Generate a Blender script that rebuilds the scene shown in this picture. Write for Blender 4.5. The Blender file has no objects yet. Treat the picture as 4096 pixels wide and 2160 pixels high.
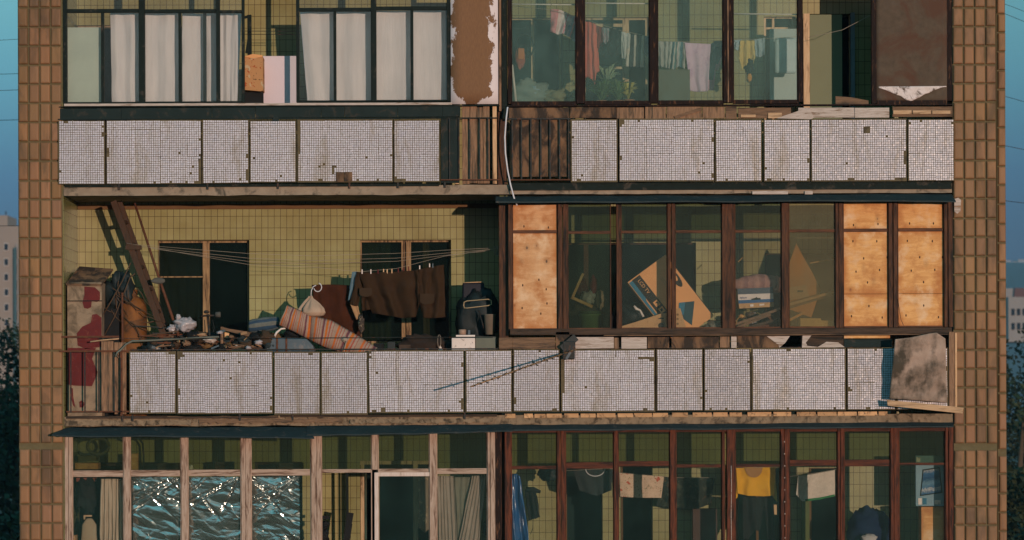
import bpy, math, random
from mathutils import Vector, Matrix, noise as mnoise
S = bpy.context.scene
COL = S.collection
rnd = random.Random(7)
R = math.radians
# ------------------------------------------------------------------ measuring frame
F, D, CU, CV, CZ = 207.0, 30.0, 1150.0, 985.0, 15.0     # pixels per metre on the facade, camera distance, eye point in the photograph, eye height
ROLL = R(0.2)
def P(u, v, y=0.0):
    du, dv = u - CU, v - CV
    c, s = math.cos(ROLL), math.sin(ROLL)
    a, b = du*c + dv*s, -du*s + dv*c
    k = (D + y)/D/F
    return Vector((a*k, y, CZ - b*k))
def px(n, y=0.0): return n*(D + y)/D/F
# ------------------------------------------------------------------ materials
def nd(t, kind, **kw):
    n = t.nodes.new(kind)
    for k, v in kw.items():
        if k in n.inputs.keys(): n.inputs[k].default_value = v
        else: setattr(n, k, v)
    return n
def new_mat(name):
    m = bpy.data.materials.new(name); m.use_nodes = True
    t = m.node_tree; p = t.nodes['Principled BSDF']
    return m, t, p
def c4(c): return (c[0], c[1], c[2], 1.0)
def ramp(t, stops, interp='LINEAR'):
    r = t.nodes.new('ShaderNodeValToRGB'); r.color_ramp.interpolation = interp
    e = r.color_ramp.elements
    while len(e) < len(stops): e.new(0.5)
    for el, (pos, col) in zip(e, stops): el.position = pos; el.color = c4(col) if len(col) == 3 else col
    return r
def mixc(t, fac, a, b, mode='MIX'):
    n = t.nodes.new('ShaderNodeMix'); n.data_type = 'RGBA'; n.blend_type = mode
    for sock, val in ((n.inputs[0], fac), (n.inputs[6], a), (n.inputs[7], b)):
        if hasattr(val, 'is_linked') or hasattr(val, 'links'): t.links.new(val, sock)
        elif isinstance(val, (int, float)): sock.default_value = val
        else: sock.default_value = c4(val)
    return n.outputs[2]
def coords(t, stretch, kind='Object', rot=(0,0,0)):
    tc = t.nodes.new('ShaderNodeTexCoord'); mp = t.nodes.new('ShaderNodeMapping')
    mp.inputs['Scale'].default_value = stretch; mp.inputs['Rotation'].default_value = rot
    t.links.new(tc.outputs[kind], mp.inputs['Vector'])
    return mp.outputs[0]
def noise_fac(t, vec, scale, detail=6, rough=.6, dist=0.0):
    n = nd(t, 'ShaderNodeTexNoise', Scale=scale, Detail=detail, Roughness=rough, Distortion=dist)
    t.links.new(vec, n.inputs['Vector']); return n.outputs['Fac']
def add_bump(t, p, fac, strength, dist=.01):
    b = nd(t, 'ShaderNodeBump', Strength=strength, Distance=dist)
    t.links.new(fac, b.inputs['Height']); t.links.new(b.outputs[0], p.inputs['Normal'])
def M(name, col, col2=None, rough=.75, scale=9, stretch=(1,1,1), contrast=.5, bump=.25, bscale=70, metal=0., spec=.25, dirt=None, tint=False, sheen=0., trans=0., bstretch=None):
    m, t, p = new_mat(name)
    if col2 is None: col2 = tuple(x*.72 for x in col)
    v = coords(t, stretch)
    f = noise_fac(t, v, scale)
    r = ramp(t, [(max(0,.5-contrast/2), col2), (min(1,.5+contrast/2), col)])
    t.links.new(f, r.inputs[0]); out = r.outputs[0]
    if dirt:
        dc, amt, ds = dirt
        f2 = noise_fac(t, v, ds, 8, .65, .6)
        r2 = ramp(t, [(.62-amt*.45, (0,0,0)), (.62-amt*.45+.14, (1,1,1))]); t.links.new(f2, r2.inputs[0])
        out = mixc(t, r2.outputs[0], out, dc)
    if tint:
        a = t.nodes.new('ShaderNodeAttribute'); a.attribute_name = 'tint'
        out = mixc(t, 1.0, out, a.outputs['Color'], 'MULTIPLY')
    t.links.new(out, p.inputs['Base Color'])
    p.inputs['Roughness'].default_value = rough; p.inputs['Metallic'].default_value = metal
    p.inputs['Specular IOR Level'].default_value = spec
    if sheen: p.inputs['Sheen Weight'].default_value = sheen
    if bump: add_bump(t, p, noise_fac(t, coords(t, bstretch or stretch), bscale, 4), bump, .006)
    if trans:
        tr = nd(t, 'ShaderNodeBsdfTranslucent'); t.links.new(out, tr.inputs['Color'])
        mx = nd(t, 'ShaderNodeMixShader', Fac=trans)
        mo = t.nodes['Material Output']
        t.links.new(p.outputs[0], mx.inputs[1]); t.links.new(tr.outputs[0], mx.inputs[2]); t.links.new(mx.outputs[0], mo.inputs[0])
    return m
def wood(name, light, dark, axis='z', rough=.7, dirt=None, scale=14, contrast=.45, spec=.2):
    st = {'z': (5,5,.5), 'x': (.5,5,5), 'y': (5,.5,5)}[axis]
    return M(name, light, dark, rough=rough, scale=scale, stretch=st, contrast=contrast, bump=.5, bscale=30, dirt=dirt, spec=spec)
def tiles(name, axis, light, dark, joint, bw=.0795, bh=.1485, ms=.0028, rough=.25):
    m, t, p = new_mat(name)
    tc = t.nodes.new('ShaderNodeTexCoord'); sp = t.nodes.new('ShaderNodeSeparateXYZ'); cb = t.nodes.new('ShaderNodeCombineXYZ')
    t.links.new(tc.outputs['Object'], sp.inputs[0])
    # joints wander a little from tile to tile
    wn = nd(t, 'ShaderNodeTexNoise', Scale=1.3, Detail=2); t.links.new(tc.outputs['Object'], wn.inputs['Vector'])
    ad = nd(t, 'ShaderNodeMath', operation='MULTIPLY_ADD'); ad.inputs[1].default_value = .012
    t.links.new(wn.outputs['Fac'], ad.inputs[0]); t.links.new(sp.outputs['XYZ'.index(axis)], ad.inputs[2])
    t.links.new(ad.outputs[0], cb.inputs[0]); t.links.new(sp.outputs[2], cb.inputs[1])
    b = nd(t, 'ShaderNodeTexBrick', Scale=1.0, offset=0.0, squash=1.0)
    b.inputs['Brick Width'].default_value = bw; b.inputs['Row Height'].default_value = bh; b.inputs['Mortar Size'].default_value = ms
    b.inputs['Mortar Smooth'].default_value = .1; b.inputs['Bias'].default_value = 0
    b.inputs['Color1'].default_value = c4(light); b.inputs['Color2'].default_value = c4(dark); b.inputs['Mortar'].default_value = c4(joint)
    t.links.new(cb.outputs[0], b.inputs['Vector'])
    v = coords(t, (1,1,1)); f = noise_fac(t, v, 1.7, 5)
    r = ramp(t, [(.3, (.78,.70,.55)), (.7, (1.06,1.06,1.0))]); t.links.new(f, r.inputs[0])
    t.links.new(mixc(t, 1.0, b.outputs['Color'], r.outputs[0], 'MULTIPLY'), p.inputs['Base Color'])
    p.inputs['Roughness'].default_value = rough; p.inputs['Specular IOR Level'].default_value = .35
    inv = nd(t, 'ShaderNodeMath', operation='SUBTRACT'); inv.inputs[0].default_value = 1.0; t.links.new(b.outputs['Fac'], inv.inputs[1])
    add_bump(t, p, inv.outputs[0], .5, .003)
    return m
def glass(name, tint=(.86,.93,.9), film=(.35,.45,.42), amt=.08, scale=2.2, ior=1.45):
    m, t, p = new_mat(name); t.nodes.remove(p)
    mo = t.nodes['Material Output']
    tr = nd(t, 'ShaderNodeBsdfTransparent', Color=c4(tint)); gl = nd(t, 'ShaderNodeBsdfGlossy', Roughness=.03)
    fr = nd(t, 'ShaderNodeFresnel', IOR=ior); df = nd(t, 'ShaderNodeBsdfDiffuse', Color=c4(film))
    v = coords(t, (1,1,.7)); f = noise_fac(t, v, scale, 6, .65)
    mr = nd(t, 'ShaderNodeMapRange'); mr.inputs[1].default_value = .35; mr.inputs[2].default_value = .75
    mr.inputs[3].default_value = amt*.6; mr.inputs[4].default_value = amt*1.6
    t.links.new(f, mr.inputs[0])
    m1 = nd(t, 'ShaderNodeMixShader'); m2 = nd(t, 'ShaderNodeMixShader')
    t.links.new(mr.outputs[0], m1.inputs[0]); t.links.new(tr.outputs[0], m1.inputs[1]); t.links.new(df.outputs[0], m1.inputs[2])
    t.links.new(fr.outputs[0], m2.inputs[0]); t.links.new(m1.outputs[0], m2.inputs[1]); t.links.new(gl.outputs[0], m2.inputs[2])
    t.links.new(m2.outputs[0], mo.inputs[0])
    return m
def uvmat(name, stops, axis=0, n=1.0, rough=.85, interp='CONSTANT', fine=.25, bump=.3, trans=0., wob=0.0):
    """bands of woven or printed colour across one direction of the cloth"""
    m, t, p = new_mat(name)
    tc = t.nodes.new('ShaderNodeTexCoord'); sp = t.nodes.new('ShaderNodeSeparateXYZ'); t.links.new(tc.outputs['UV'], sp.inputs[0])
    mu = nd(t, 'ShaderNodeMath', operation='MULTIPLY'); mu.inputs[1].default_value = n; t.links.new(sp.outputs[axis], mu.inputs[0])
    src = mu.outputs[0]
    if wob:
        ns = nd(t, 'ShaderNodeTexNoise', Scale=14, Detail=5); t.links.new(tc.outputs['UV'], ns.inputs['Vector'])
        ma = nd(t, 'ShaderNodeMath', operation='MULTIPLY_ADD'); ma.inputs[1].default_value = wob; t.links.new(ns.outputs['Fac'], ma.inputs[0]); t.links.new(src, ma.inputs[2]); src = ma.outputs[0]
    fr = nd(t, 'ShaderNodeMath', operation='FRACT'); t.links.new(src, fr.inputs[0])
    r = ramp(t, stops, interp); t.links.new(fr.outputs[0], r.inputs[0])
    v = coords(t, (1,1,1)); f = noise_fac(t, v, 30, 4)
    r2 = ramp(t, [(.2, (1-fine,)*3), (.8, (1.05,)*3)]); t.links.new(f, r2.inputs[0])
    out = mixc(t, 1.0, r.outputs[0], r2.outputs[0], 'MULTIPLY')
    t.links.new(out, p.inputs['Base Color']); p.inputs['Roughness'].default_value = rough; p.inputs['Specular IOR Level'].default_value = .1
    if bump: add_bump(t, p, noise_fac(t, v, 120, 3), bump, .004)
    return m
def spots(name, base, cols, scale=18, thr=.32, rough=.85):
    m, t, p = new_mat(name)
    v = coords(t, (1,.2,1))
    out = None
    base_n = t.nodes.new('ShaderNodeRGB'); base_n.outputs[0].default_value = c4(base); out = base_n.outputs[0]
    for i, (cc, sc, th) in enumerate(cols):
        mp = t.nodes.new('ShaderNodeMapping'); mp.inputs['Location'].default_value = (3.1*i, 0, 1.7*i); t.links.new(v, mp.inputs[0])
        vo = nd(t, 'ShaderNodeTexVoronoi', Scale=sc); dn = nd(t, 'ShaderNodeTexNoise', Scale=sc*2.2, Detail=3)
        t.links.new(mp.outputs[0], dn.inputs['Vector'])
        t.links.new(mixc(t, .12, mp.outputs[0], dn.outputs['Color']), vo.inputs['Vector'])
        r = ramp(t, [(th, (1,1,1)), (th+.05, (0,0,0))]); t.links.new(vo.outputs['Distance'], r.inputs[0])
        out = mixc(t, r.outputs[0], out, cc)
    t.links.new(out, p.inputs['Base Color']); p.inputs['Roughness'].default_value = rough; p.inputs['Specular IOR Level'].default_value = .1
    add_bump(t, p, noise_fac(t, v, 60, 3), .3, .004)
    return m
# ------------------------------------------------------------------ mesh builder
class MB:
    def __init__(s): s.v = []; s.f = []; s.mi = []; s.tint = []; s.uv = []; s.sm = []; s.m = 0; s.t = (1,1,1)
    def face(s, idx, uv=None, smooth=False):
        s.f.append(tuple(idx)); s.mi.append(s.m); s.tint.append(s.t); s.uv.append(uv); s.sm.append(smooth)
    def box(s, x0, x1, y0, y1, z0, z1, M4=None):
        if x0 > x1: x0, x1 = x1, x0
        if z0 > z1: z0, z1 = z1, z0
        b = len(s.v)
        for p in ((x0,y0,z0),(x1,y0,z0),(x1,y1,z0),(x0,y1,z0),(x0,y0,z1),(x1,y0,z1),(x1,y1,z1),(x0,y1,z1)):
            s.v.append(M4 @ Vector(p) if M4 else Vector(p))
        for q in ((0,1,5,4),(1,2,6,5),(2,3,7,6),(3,0,4,7),(4,5,6,7),(3,2,1,0)): s.face([b+i for i in q])
        return s
    def pbox(s, u0, v0, u1, v1, y0, y1):
        um, vm = (u0+u1)/2, (v0+v1)/2
        return s.box(P(u0, vm, y0).x, P(u1, vm, y0).x, y0, y1, P(um, v1, y0).z, P(um, v0, y0).z)
    def prism(s, pts, y0, y1, yo=None):
        """outline in photograph pixels at depth y0, pushed back to y1"""
        return s.wprism([P(u, v, y0) for u, v in pts], y1-y0)
    def wprism(s, pts, dy):
        n = len(pts); b = len(s.v)
        area = sum(pts[i].x*pts[(i+1)%n].z - pts[(i+1)%n].x*pts[i].z for i in range(n))
        if area < 0: pts = pts[::-1]
        s.v += [p.copy() for p in pts] + [p + Vector((0,dy,0)) for p in pts]
        s.face(range(b, b+n)); s.face(range(b+2*n-1, b+n-1, -1))
        for i in range(n):
            j = (i+1) % n; s.face((b+j, b+i, b+n+i, b+n+j))
        return s
    def tube(s, pts, r, seg=7, cap=True):
        pts = [Vector(p) for p in pts]; rs = r if isinstance(r, (list, tuple)) else [r]*len(pts)
        b = len(s.v); n = len(pts)
        up = None
        for i, p in enumerate(pts):
            d = (pts[min(i+1,n-1)] - pts[max(i-1,0)]).normalized()
            if up is None: up = d.cross(Vector((0,1,0.03))); up = up.normalized() if up.length > .05 else d.cross(Vector((1,0,0))).normalized()
            a = (up - d*up.dot(d)).normalized(); up = a; c = d.cross(a)
            for k in range(seg):
                w = 2*math.pi*k/seg; s.v.append(p + (a*math.cos(w) + c*math.sin(w))*rs[i])
        for i in range(n-1):
            for k in range(seg):
                k2 = (k+1) % seg; s.face((b+i*seg+k, b+i*seg+k2, b+(i+1)*seg+k2, b+(i+1)*seg+k), smooth=True)
        if cap: s.face([b+k for k in range(seg)][::-1]); s.face([b+(n-1)*seg+k for k in range(seg)])
        return s
    def beam(s, a, b2, w, d):
        """square bar from a to b2"""
        a, b2 = Vector(a), Vector(b2); z = (b2-a); L = z.length; z.normalize()
        y = Vector((0,1,0)); y = (y - z*y.dot(z)); y = y.normalized() if y.length > .05 else Vector((1,0,0)); x = y.cross(z)
        M4 = Matrix((x, y, z)).transposed().to_4x4(); M4.translation = a
        return s.box(-w/2, w/2, -d/2, d/2, 0, L, M4)
    def lathe(s, prof, c, seg=24, M4=None, sx=1., sy=1.):
        b = len(s.v); n = len(prof)
        for (z, r) in prof:
            for k in range(seg):
                w = 2*math.pi*k/seg; p = Vector((math.cos(w)*r*sx, math.sin(w)*r*sy, z))
                s.v.append((M4 @ p if M4 else p) + Vector(c))
        for i in range(n-1):
            for k in range(seg):
                k2 = (k+1) % seg; s.face((b+i*seg+k, b+i*seg+k2, b+(i+1)*seg+k2, b+(i+1)*seg+k), smooth=True)
        s.face([b+k for k in range(seg)][::-1]); s.face([b+(n-1)*seg+k for k in range(seg)])
        return s
    def blob(s, c, rx, ry, rz, amp=.18, fr=2.2, seed=0, seg=26, rings=16, crease=0., flat=None):
        """a lumpy closed heap with folds"""
        b = len(s.v); c = Vector(c); o = Vector((seed*3.7, seed*1.3, seed*2.9))
        def pt(th, ph):
            d = Vector((math.sin(th)*math.cos(ph), math.sin(th)*math.sin(ph), math.cos(th)))
            k = 1 + amp*mnoise.noise(d*fr + o)*1.6 + amp*.6*mnoise.noise(d*fr*2.7 + o)
            if crease: k += crease*(abs(mnoise.noise(d*fr*2 + o*2)) - .2) 
            q = Vector((d.x*rx*k, d.y*ry*k, d.z*rz*k))
            if flat is not None and q.z < -rz*flat: q.z = -rz*flat
            return c + q
        s.v.append(pt(0, 0))
        for i in range(1, rings):
            for k in range(seg): s.v.append(pt(math.pi*i/rings, 2*math.pi*k/seg))
        s.v.append(pt(math.pi, 0)); e = len(s.v)-1
        for k in range(seg):
            k2 = (k+1) % seg
            s.face((b, b+1+k, b+1+k2), smooth=True); s.face((e, b+1+(rings-2)*seg+k2, b+1+(rings-2)*seg+k), smooth=True)
            for i in range(rings-2):
                a = b+1+i*seg; s.face((a+k, a+seg+k, a+seg+k2, a+k2), smooth=True)
        return s
    def grid(s, fn, nu, nv, smooth=True, uvs=True):
        b = len(s.v)
        for j in range(nv+1):
            for i in range(nu+1): s.v.append(Vector(fn(i/nu, j/nv)))
        for j in range(nv):
            for i in range(nu):
                a = b + j*(nu+1) + i
                s.face((a, a+nu+1, a+nu+2, a+1), [(i/nu,1-j/nv),(i/nu,1-(j+1)/nv),((i+1)/nu,1-(j+1)/nv),((i+1)/nu,1-j/nv)], smooth)
        return s
    def build(s, name, mats, parent=None, solid=0.0, bevel=0.0, auto=False):
        if not isinstance(mats, (list, tuple)): mats = [mats]
        if parent is None:
            xs = [p.x for p in s.v]; ys = [p.y for p in s.v]; zs = [p.z for p in s.v]
            o = Vector(((min(xs)+max(xs))/2, (min(ys)+max(ys))/2, min(zs))); loc = o
        else:
            o = Vector((0,0,0)); q = parent
            while q: o = o + q.location; q = q.parent
            loc = Vector((0,0,0))
        me = bpy.data.meshes.new(name); me.from_pydata([p - o for p in s.v], [], s.f)
        for m in mats: me.materials.append(m)
        me.polygons.foreach_set('material_index', s.mi); me.polygons.foreach_set('use_smooth', s.sm)
        if any(t != (1,1,1) for t in s.tint):
            at = me.attributes.new('tint', 'FLOAT_COLOR', 'CORNER'); d = []
            for f, t in zip(s.f, s.tint): d += [t[0], t[1], t[2], 1.0]*len(f)
            at.data.foreach_set('color', d)
        if any(u for u in s.uv):
            l = me.uv_layers.new(name='UVMap'); d = []
            for f, u in zip(s.f, s.uv): d += [c for q in (u or [(0,0)]*len(f)) for c in q]
            l.data.foreach_set('uv', d)
        me.update()
        ob = bpy.data.objects.new(name, me); COL.objects.link(ob); ob.location = loc; ob.parent = parent
        if solid: md = ob.modifiers.new('thickness', 'SOLIDIFY'); md.thickness = solid; md.offset = 0
        if bevel: md = ob.modifiers.new('edges', 'BEVEL'); md.width = bevel; md.segments = 2; md.limit_method = 'ANGLE'
        return ob
def tag(o, label, cat, group=None, kind=None):
    o['label'] = label
    if kind: o['kind'] = kind
    else: o['category'] = cat
    if kind and cat: o['category'] = cat
    if group: o['group'] = group
    return o
def thing(name, label, cat, loc, group=None):
    o = bpy.data.objects.new(name, None); COL.objects.link(o); o.location = loc; o.empty_display_size = .1
    return tag(o, label, cat, group)
def lerp_poly(pts, t):
    n = len(pts)-1
    if n == 0: return pts[0]
    x = t*n; i = min(int(x), n-1); f = x-i
    return tuple(pts[i][k]*(1-f) + pts[i+1][k]*f for k in range(len(pts[0])))
def drape(mb, top, bottom, y, amp=.02, folds=5, seed=0, nu=40, nv=30, grow=True, sharp=1.0, droop=0.0):
    """hanging cloth between two measured edges, with vertical folds of real depth"""
    def fn(a, b):
        tu, tv = lerp_poly(top, a); bu, bv = lerp_poly(bottom, a)
        u = tu*(1-b) + bu*b; v = tv*(1-b) + bv*b
        w = a*folds*2*math.pi + seed*1.9 + 1.3*mnoise.noise(Vector((a*3, b*1.5, seed*5.1)))
        g = (.35 + .65*b) if grow else 1
        h = math.sin(w); h = math.copysign(abs(h)**sharp, h)
        d = amp*g*h + amp*.8*mnoise.noise(Vector((a*6 + seed, b*4, seed*2.2)))
        p = P(u, v, y); p.y += d; p.z -= droop*math.sin(math.pi*a)*(1-b)
        p.x += amp*.3*mnoise.noise(Vector((a*5, b*5, seed+9)))
        return p
    return mb.grid(fn, nu, nv)
# ------------------------------------------------------------------ palette
m_pier = M('pier_tile_glaze', (.25,.135,.066), (.185,.098,.048), rough=.6, scale=5, stretch=(1,1,.3), bump=.4, bscale=45, dirt=((.12,.07,.036), .3, 3.0), tint=True, spec=.25)
m_grout = M('sandy_grout', (.135,.112,.06), rough=.95, scale=20)
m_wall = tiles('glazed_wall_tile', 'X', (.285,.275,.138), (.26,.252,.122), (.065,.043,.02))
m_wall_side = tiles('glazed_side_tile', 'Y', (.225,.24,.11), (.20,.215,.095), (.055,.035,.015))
m_plaster = M('brown_plaster', (.15,.08,.035), rough=.95, scale=6)
m_mosaic = M('white_mosaic_glaze', (.56,.555,.64), (.475,.47,.535), rough=.32, scale=2.2, stretch=(2.5,1,.5), bump=0, tint=True, spec=.35, dirt=((.38,.35,.34), .21, 2.3))
m_cement = M('mosaic_bed', (.125,.10,.058), (.085,.066,.038), rough=.95, scale=14, dirt=((.05,.04,.03), .2, 9))
m_conc = M('stained_concrete', (.30,.235,.175), (.20,.155,.115), rough=.95, scale=7, bump=.6, bscale=40, dirt=((.08,.07,.055), .22, 6))
m_conc2 = M('rain_streaked_concrete', (.26,.19,.125), (.14,.105,.07), rough=.95, scale=8, stretch=(1.3,1.3,1), bump=.7, bscale=30, dirt=((.06,.045,.03), .3, 9))
m_metal = M('dark_painted_sheet', (.011,.023,.023), (.007,.015,.015), rough=.7, scale=4, bump=.15, bscale=12, dirt=((.05,.04,.03), .14, 8), spec=.15)
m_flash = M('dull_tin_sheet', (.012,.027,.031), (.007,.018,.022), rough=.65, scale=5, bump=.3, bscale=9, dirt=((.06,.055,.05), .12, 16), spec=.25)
m_dgreen = M('dark_green_paint', (.008,.016,.014), (.005,.010,.009), rough=.7, spec=.12, scale=10, bump=.3, dirt=((.06,.05,.04), .12, 9))
m_dbrown = M('dark_brown_paint', (.016,.008,.007), (.008,.005,.0045), spec=.12, rough=.7, scale=8, stretch=(4,4,.6), bump=.3, dirt=((.13,.06,.03), .14, 9))
m_obrown = wood('weathered_brown_frame', (.12,.05,.024), (.025,.014,.010), 'z', dirt=((.012,.010,.008), .26, 4))
m_obrown_x = wood('weathered_brown_rail', (.075,.046,.03), (.03,.02,.014), 'x', dirt=((.014,.012,.009), .3, 4))
m_cream = wood('flaking_pale_frame', (.44,.345,.285), (.27,.185,.135), 'z', dirt=((.11,.06,.038), .27, 6))
m_cream_x = wood('flaking_pale_rail', (.44,.345,.285), (.27,.185,.135), 'x', dirt=((.11,.06,.038), .3, 6))
m_red = wood('red_brown_frame', (.155,.042,.018), (.045,.016,.010), 'z', dirt=((.022,.010,.007), .34, 5))
m_red_x = wood('red_brown_rail', (.115,.032,.015), (.04,.014,.009), 'x', dirt=((.022,.010,.007), .32, 5))
m_sill = wood('grey_white_board', (.52,.46,.43), (.34,.28,.24), 'x', dirt=((.16,.10,.06), .2, 7))
m_plank = wood('raw_brown_plank', (.31,.185,.11), (.12,.07,.042), 'z', dirt=((.05,.04,.028), .26, 4))
m_plank_x = wood('raw_brown_board', (.21,.125,.074), (.09,.055,.034), 'x', dirt=((.04,.03,.022), .28, 4))
m_pale = wood('pale_batten', (.62,.42,.25), (.45,.27,.14), 'z', dirt=((.1,.06,.03), .15, 4))
m_pale_x = wood('pale_lath', (.55,.38,.24), (.36,.22,.12), 'x', dirt=((.1,.06,.03), .2, 4))
m_greyplank = M('stained_panel', (.22,.125,.07), (.10,.06,.035), rough=.9, scale=5, stretch=(2,2,1), bump=.5, bscale=30, dirt=((.035,.026,.02), .45, 3))
m_rust = M('rusty_iron', (.14,.05,.022), (.05,.024,.016), rough=.8, scale=18, bump=.5, bscale=60)
m_iron = M('old_iron', (.02,.025,.025), (.011,.014,.014), rough=.6, scale=15, bump=.3, dirt=((.10,.04,.02), .2, 12))
m_brickp = M('pale_brick', (.52,.33,.18), (.40,.24,.13), rough=.9, scale=12, tint=True, dirt=((.12,.08,.05), .2, 14))
m_dark = M('unlit_interior', (.008,.022,.021), rough=.95, scale=3, bump=0)  # near-black teal puts the rooms' darkness into the colour
m_reveal = M('grey_reveal', (.16,.14,.11), rough=.9)
m_whiteframe = wood('cream_window_frame', (.60,.46,.30), (.42,.28,.16), 'z', dirt=((.12,.07,.04), .2, 6))
m_whiteframe_x = wood('cream_window_rail', (.60,.46,.30), (.42,.28,.16), 'x', dirt=((.12,.07,.04), .2, 6))
g_green = glass('greenish_glass', (.965,.98,.97), (.30,.36,.35), .035)
g_clear = glass('window_glass', (.955,.975,.965), (.07,.19,.175), .045)  # teal film paints haze over dark interiors, as in dull and inner glass
g_teal = glass('dusty_green_glass', (.92,.97,.95), (.20,.36,.33), .11)
g_olive = glass('filmed_glass', (.92,.90,.78), (.17,.165,.10), .30, 1.2)
g_dull = glass('dull_glass', (.74,.80,.71), (.045,.085,.065), .13)
g_inner = glass('inner_glass', (.6,.68,.62), (.02,.045,.042), .12, 1.5, 1.2)
g_shade = glass('shade_tinted_glass', (.58,.66,.58), (.045,.075,.06), .16)  # dark tint puts the shaded interior into the upper panes
def plywood(name, light, dark, seed=0.0, knots=True):
    m, t, p = new_mat(name)
    v = coords(t, (.7,5,3.2)); f = noise_fac(t, v, 5, 7, .6, 1.2)
    r = ramp(t, [(.3, dark), (.62, light)]); t.links.new(f, r.inputs[0]); out = r.outputs[0]
    v2 = coords(t, (1,1,1)); f2 = noise_fac(t, v2, 3.1 + seed, 6, .65)
    r2 = ramp(t, [(.52, (0,0,0)), (.72, (1,1,1))]); t.links.new(f2, r2.inputs[0])
    out = mixc(t, r2.outputs[0], out, (.36,.13,.03))
    if knots:
        vo = nd(t, 'ShaderNodeTexVoronoi', Scale=6.5, Randomness=.55); mp = coords(t, (1,0,.62)); t.links.new(mp, vo.inputs['Vector'])
        r3 = ramp(t, [(.05, (1,1,1)), (.10, (.25,.25,.25)), (.30, (0,0,0))]); t.links.new(vo.outputs['Distance'], r3.inputs[0])
        out = mixc(t, r3.outputs[0], out, (.10,.055,.03))
    # damp has crept in from the edges of the sheet
    tg = t.nodes.new('ShaderNodeTexCoord'); sg = t.nodes.new('ShaderNodeSeparateXYZ'); t.links.new(tg.outputs['Generated'], sg.inputs[0])
    ds = []
    for ax in (0, 2):
        m1 = nd(t, 'ShaderNodeMath', operation='SUBTRACT'); m1.inputs[1].default_value = .5; t.links.new(sg.outputs[ax], m1.inputs[0])
        m2 = nd(t, 'ShaderNodeMath', operation='ABSOLUTE'); t.links.new(m1.outputs[0], m2.inputs[0]); ds.append(m2)
    mxn = nd(t, 'ShaderNodeMath', operation='MAXIMUM'); t.links.new(ds[0].outputs[0], mxn.inputs[0]); t.links.new(ds[1].outputs[0], mxn.inputs[1])
    ma = nd(t, 'ShaderNodeMath', operation='MULTIPLY_ADD'); ma.inputs[1].default_value = .35; t.links.new(f2, ma.inputs[0]); t.links.new(mxn.outputs[0], ma.inputs[2])
    re = ramp(t, [(.52, (0,0,0)), (.70, (.9,.9,.9))]); t.links.new(ma.outputs[0], re.inputs[0])
    out = mixc(t, re.outputs[0], out, (.38,.135,.03))
    rp = ramp(t, [(.34, (.7,.7,.7)), (.48, (0,0,0))]); t.links.new(f2, rp.inputs[0])
    out = mixc(t, rp.outputs[0], out, (.66,.47,.30))
    t.links.new(out, p.inputs['Base Color']); p.inputs['Roughness'].default_value = .75
    add_bump(t, p, f, .3, .004)
    return m
m_ply = plywood('weathered_plywood', (.66,.36,.13), (.50,.23,.065), .2)
m_ply2 = plywood('pale_plywood', (.58,.33,.16), (.44,.22,.09), .9)
def peeling(name, paint, board):
    m, t, p = new_mat(name)
    tc = t.nodes.new('ShaderNodeTexCoord'); sp = t.nodes.new('ShaderNodeSeparateXYZ'); t.links.new(tc.outputs['UV'], sp.inputs[0])
    ab = nd(t, 'ShaderNodeMath', operation='SUBTRACT'); ab.inputs[1].default_value = .46; t.links.new(sp.outputs[0], ab.inputs[0])
    a2 = nd(t, 'ShaderNodeMath', operation='ABSOLUTE'); t.links.new(ab.outputs[0], a2.inputs[0])
    v = coords(t, (1,1,.7)); f = noise_fac(t, v, 6.5, 10, .74, .4)
    ad = nd(t, 'ShaderNodeMath', operation='MULTIPLY_ADD'); ad.inputs[1].default_value = .75; t.links.new(f, ad.inputs[0]); t.links.new(a2.outputs[0], ad.inputs[2])
    lo = nd(t, 'ShaderNodeMapRange'); lo.inputs[1].default_value = .10; lo.inputs[2].default_value = 0.0; lo.inputs[3].default_value = 0; lo.inputs[4].default_value = .28
    t.links.new(sp.outputs[1], lo.inputs[0])
    ad2 = nd(t, 'ShaderNodeMath', operation='ADD'); t.links.new(ad.outputs[0], ad2.inputs[0]); t.links.new(lo.outputs[0], ad2.inputs[1])
    r = ramp(t, [(.775, (0,0,0)), (.785, (1,1,1))]); t.links.new(ad2.outputs[0], r.inputs[0])
    g = noise_fac(t, coords(t, (20,20,3)), 6, 5); r3 = ramp(t, [(.3, tuple(x*.7 for x in board)), (.7, board)]); t.links.new(g, r3.inputs[0])
    t.links.new(mixc(t, r.outputs[0], r3.outputs[0], paint), p.inputs['Base Color']); p.inputs['Roughness'].default_value = .85
    add_bump(t, p, r.outputs[0], .8, .004)
    return m
m_nail = M('nail_stain', (.06,.03,.018), rough=.9, bump=0)
m_peel = peeling('peeling_painted_board', (.62,.56,.58), (.20,.10,.045))
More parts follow.
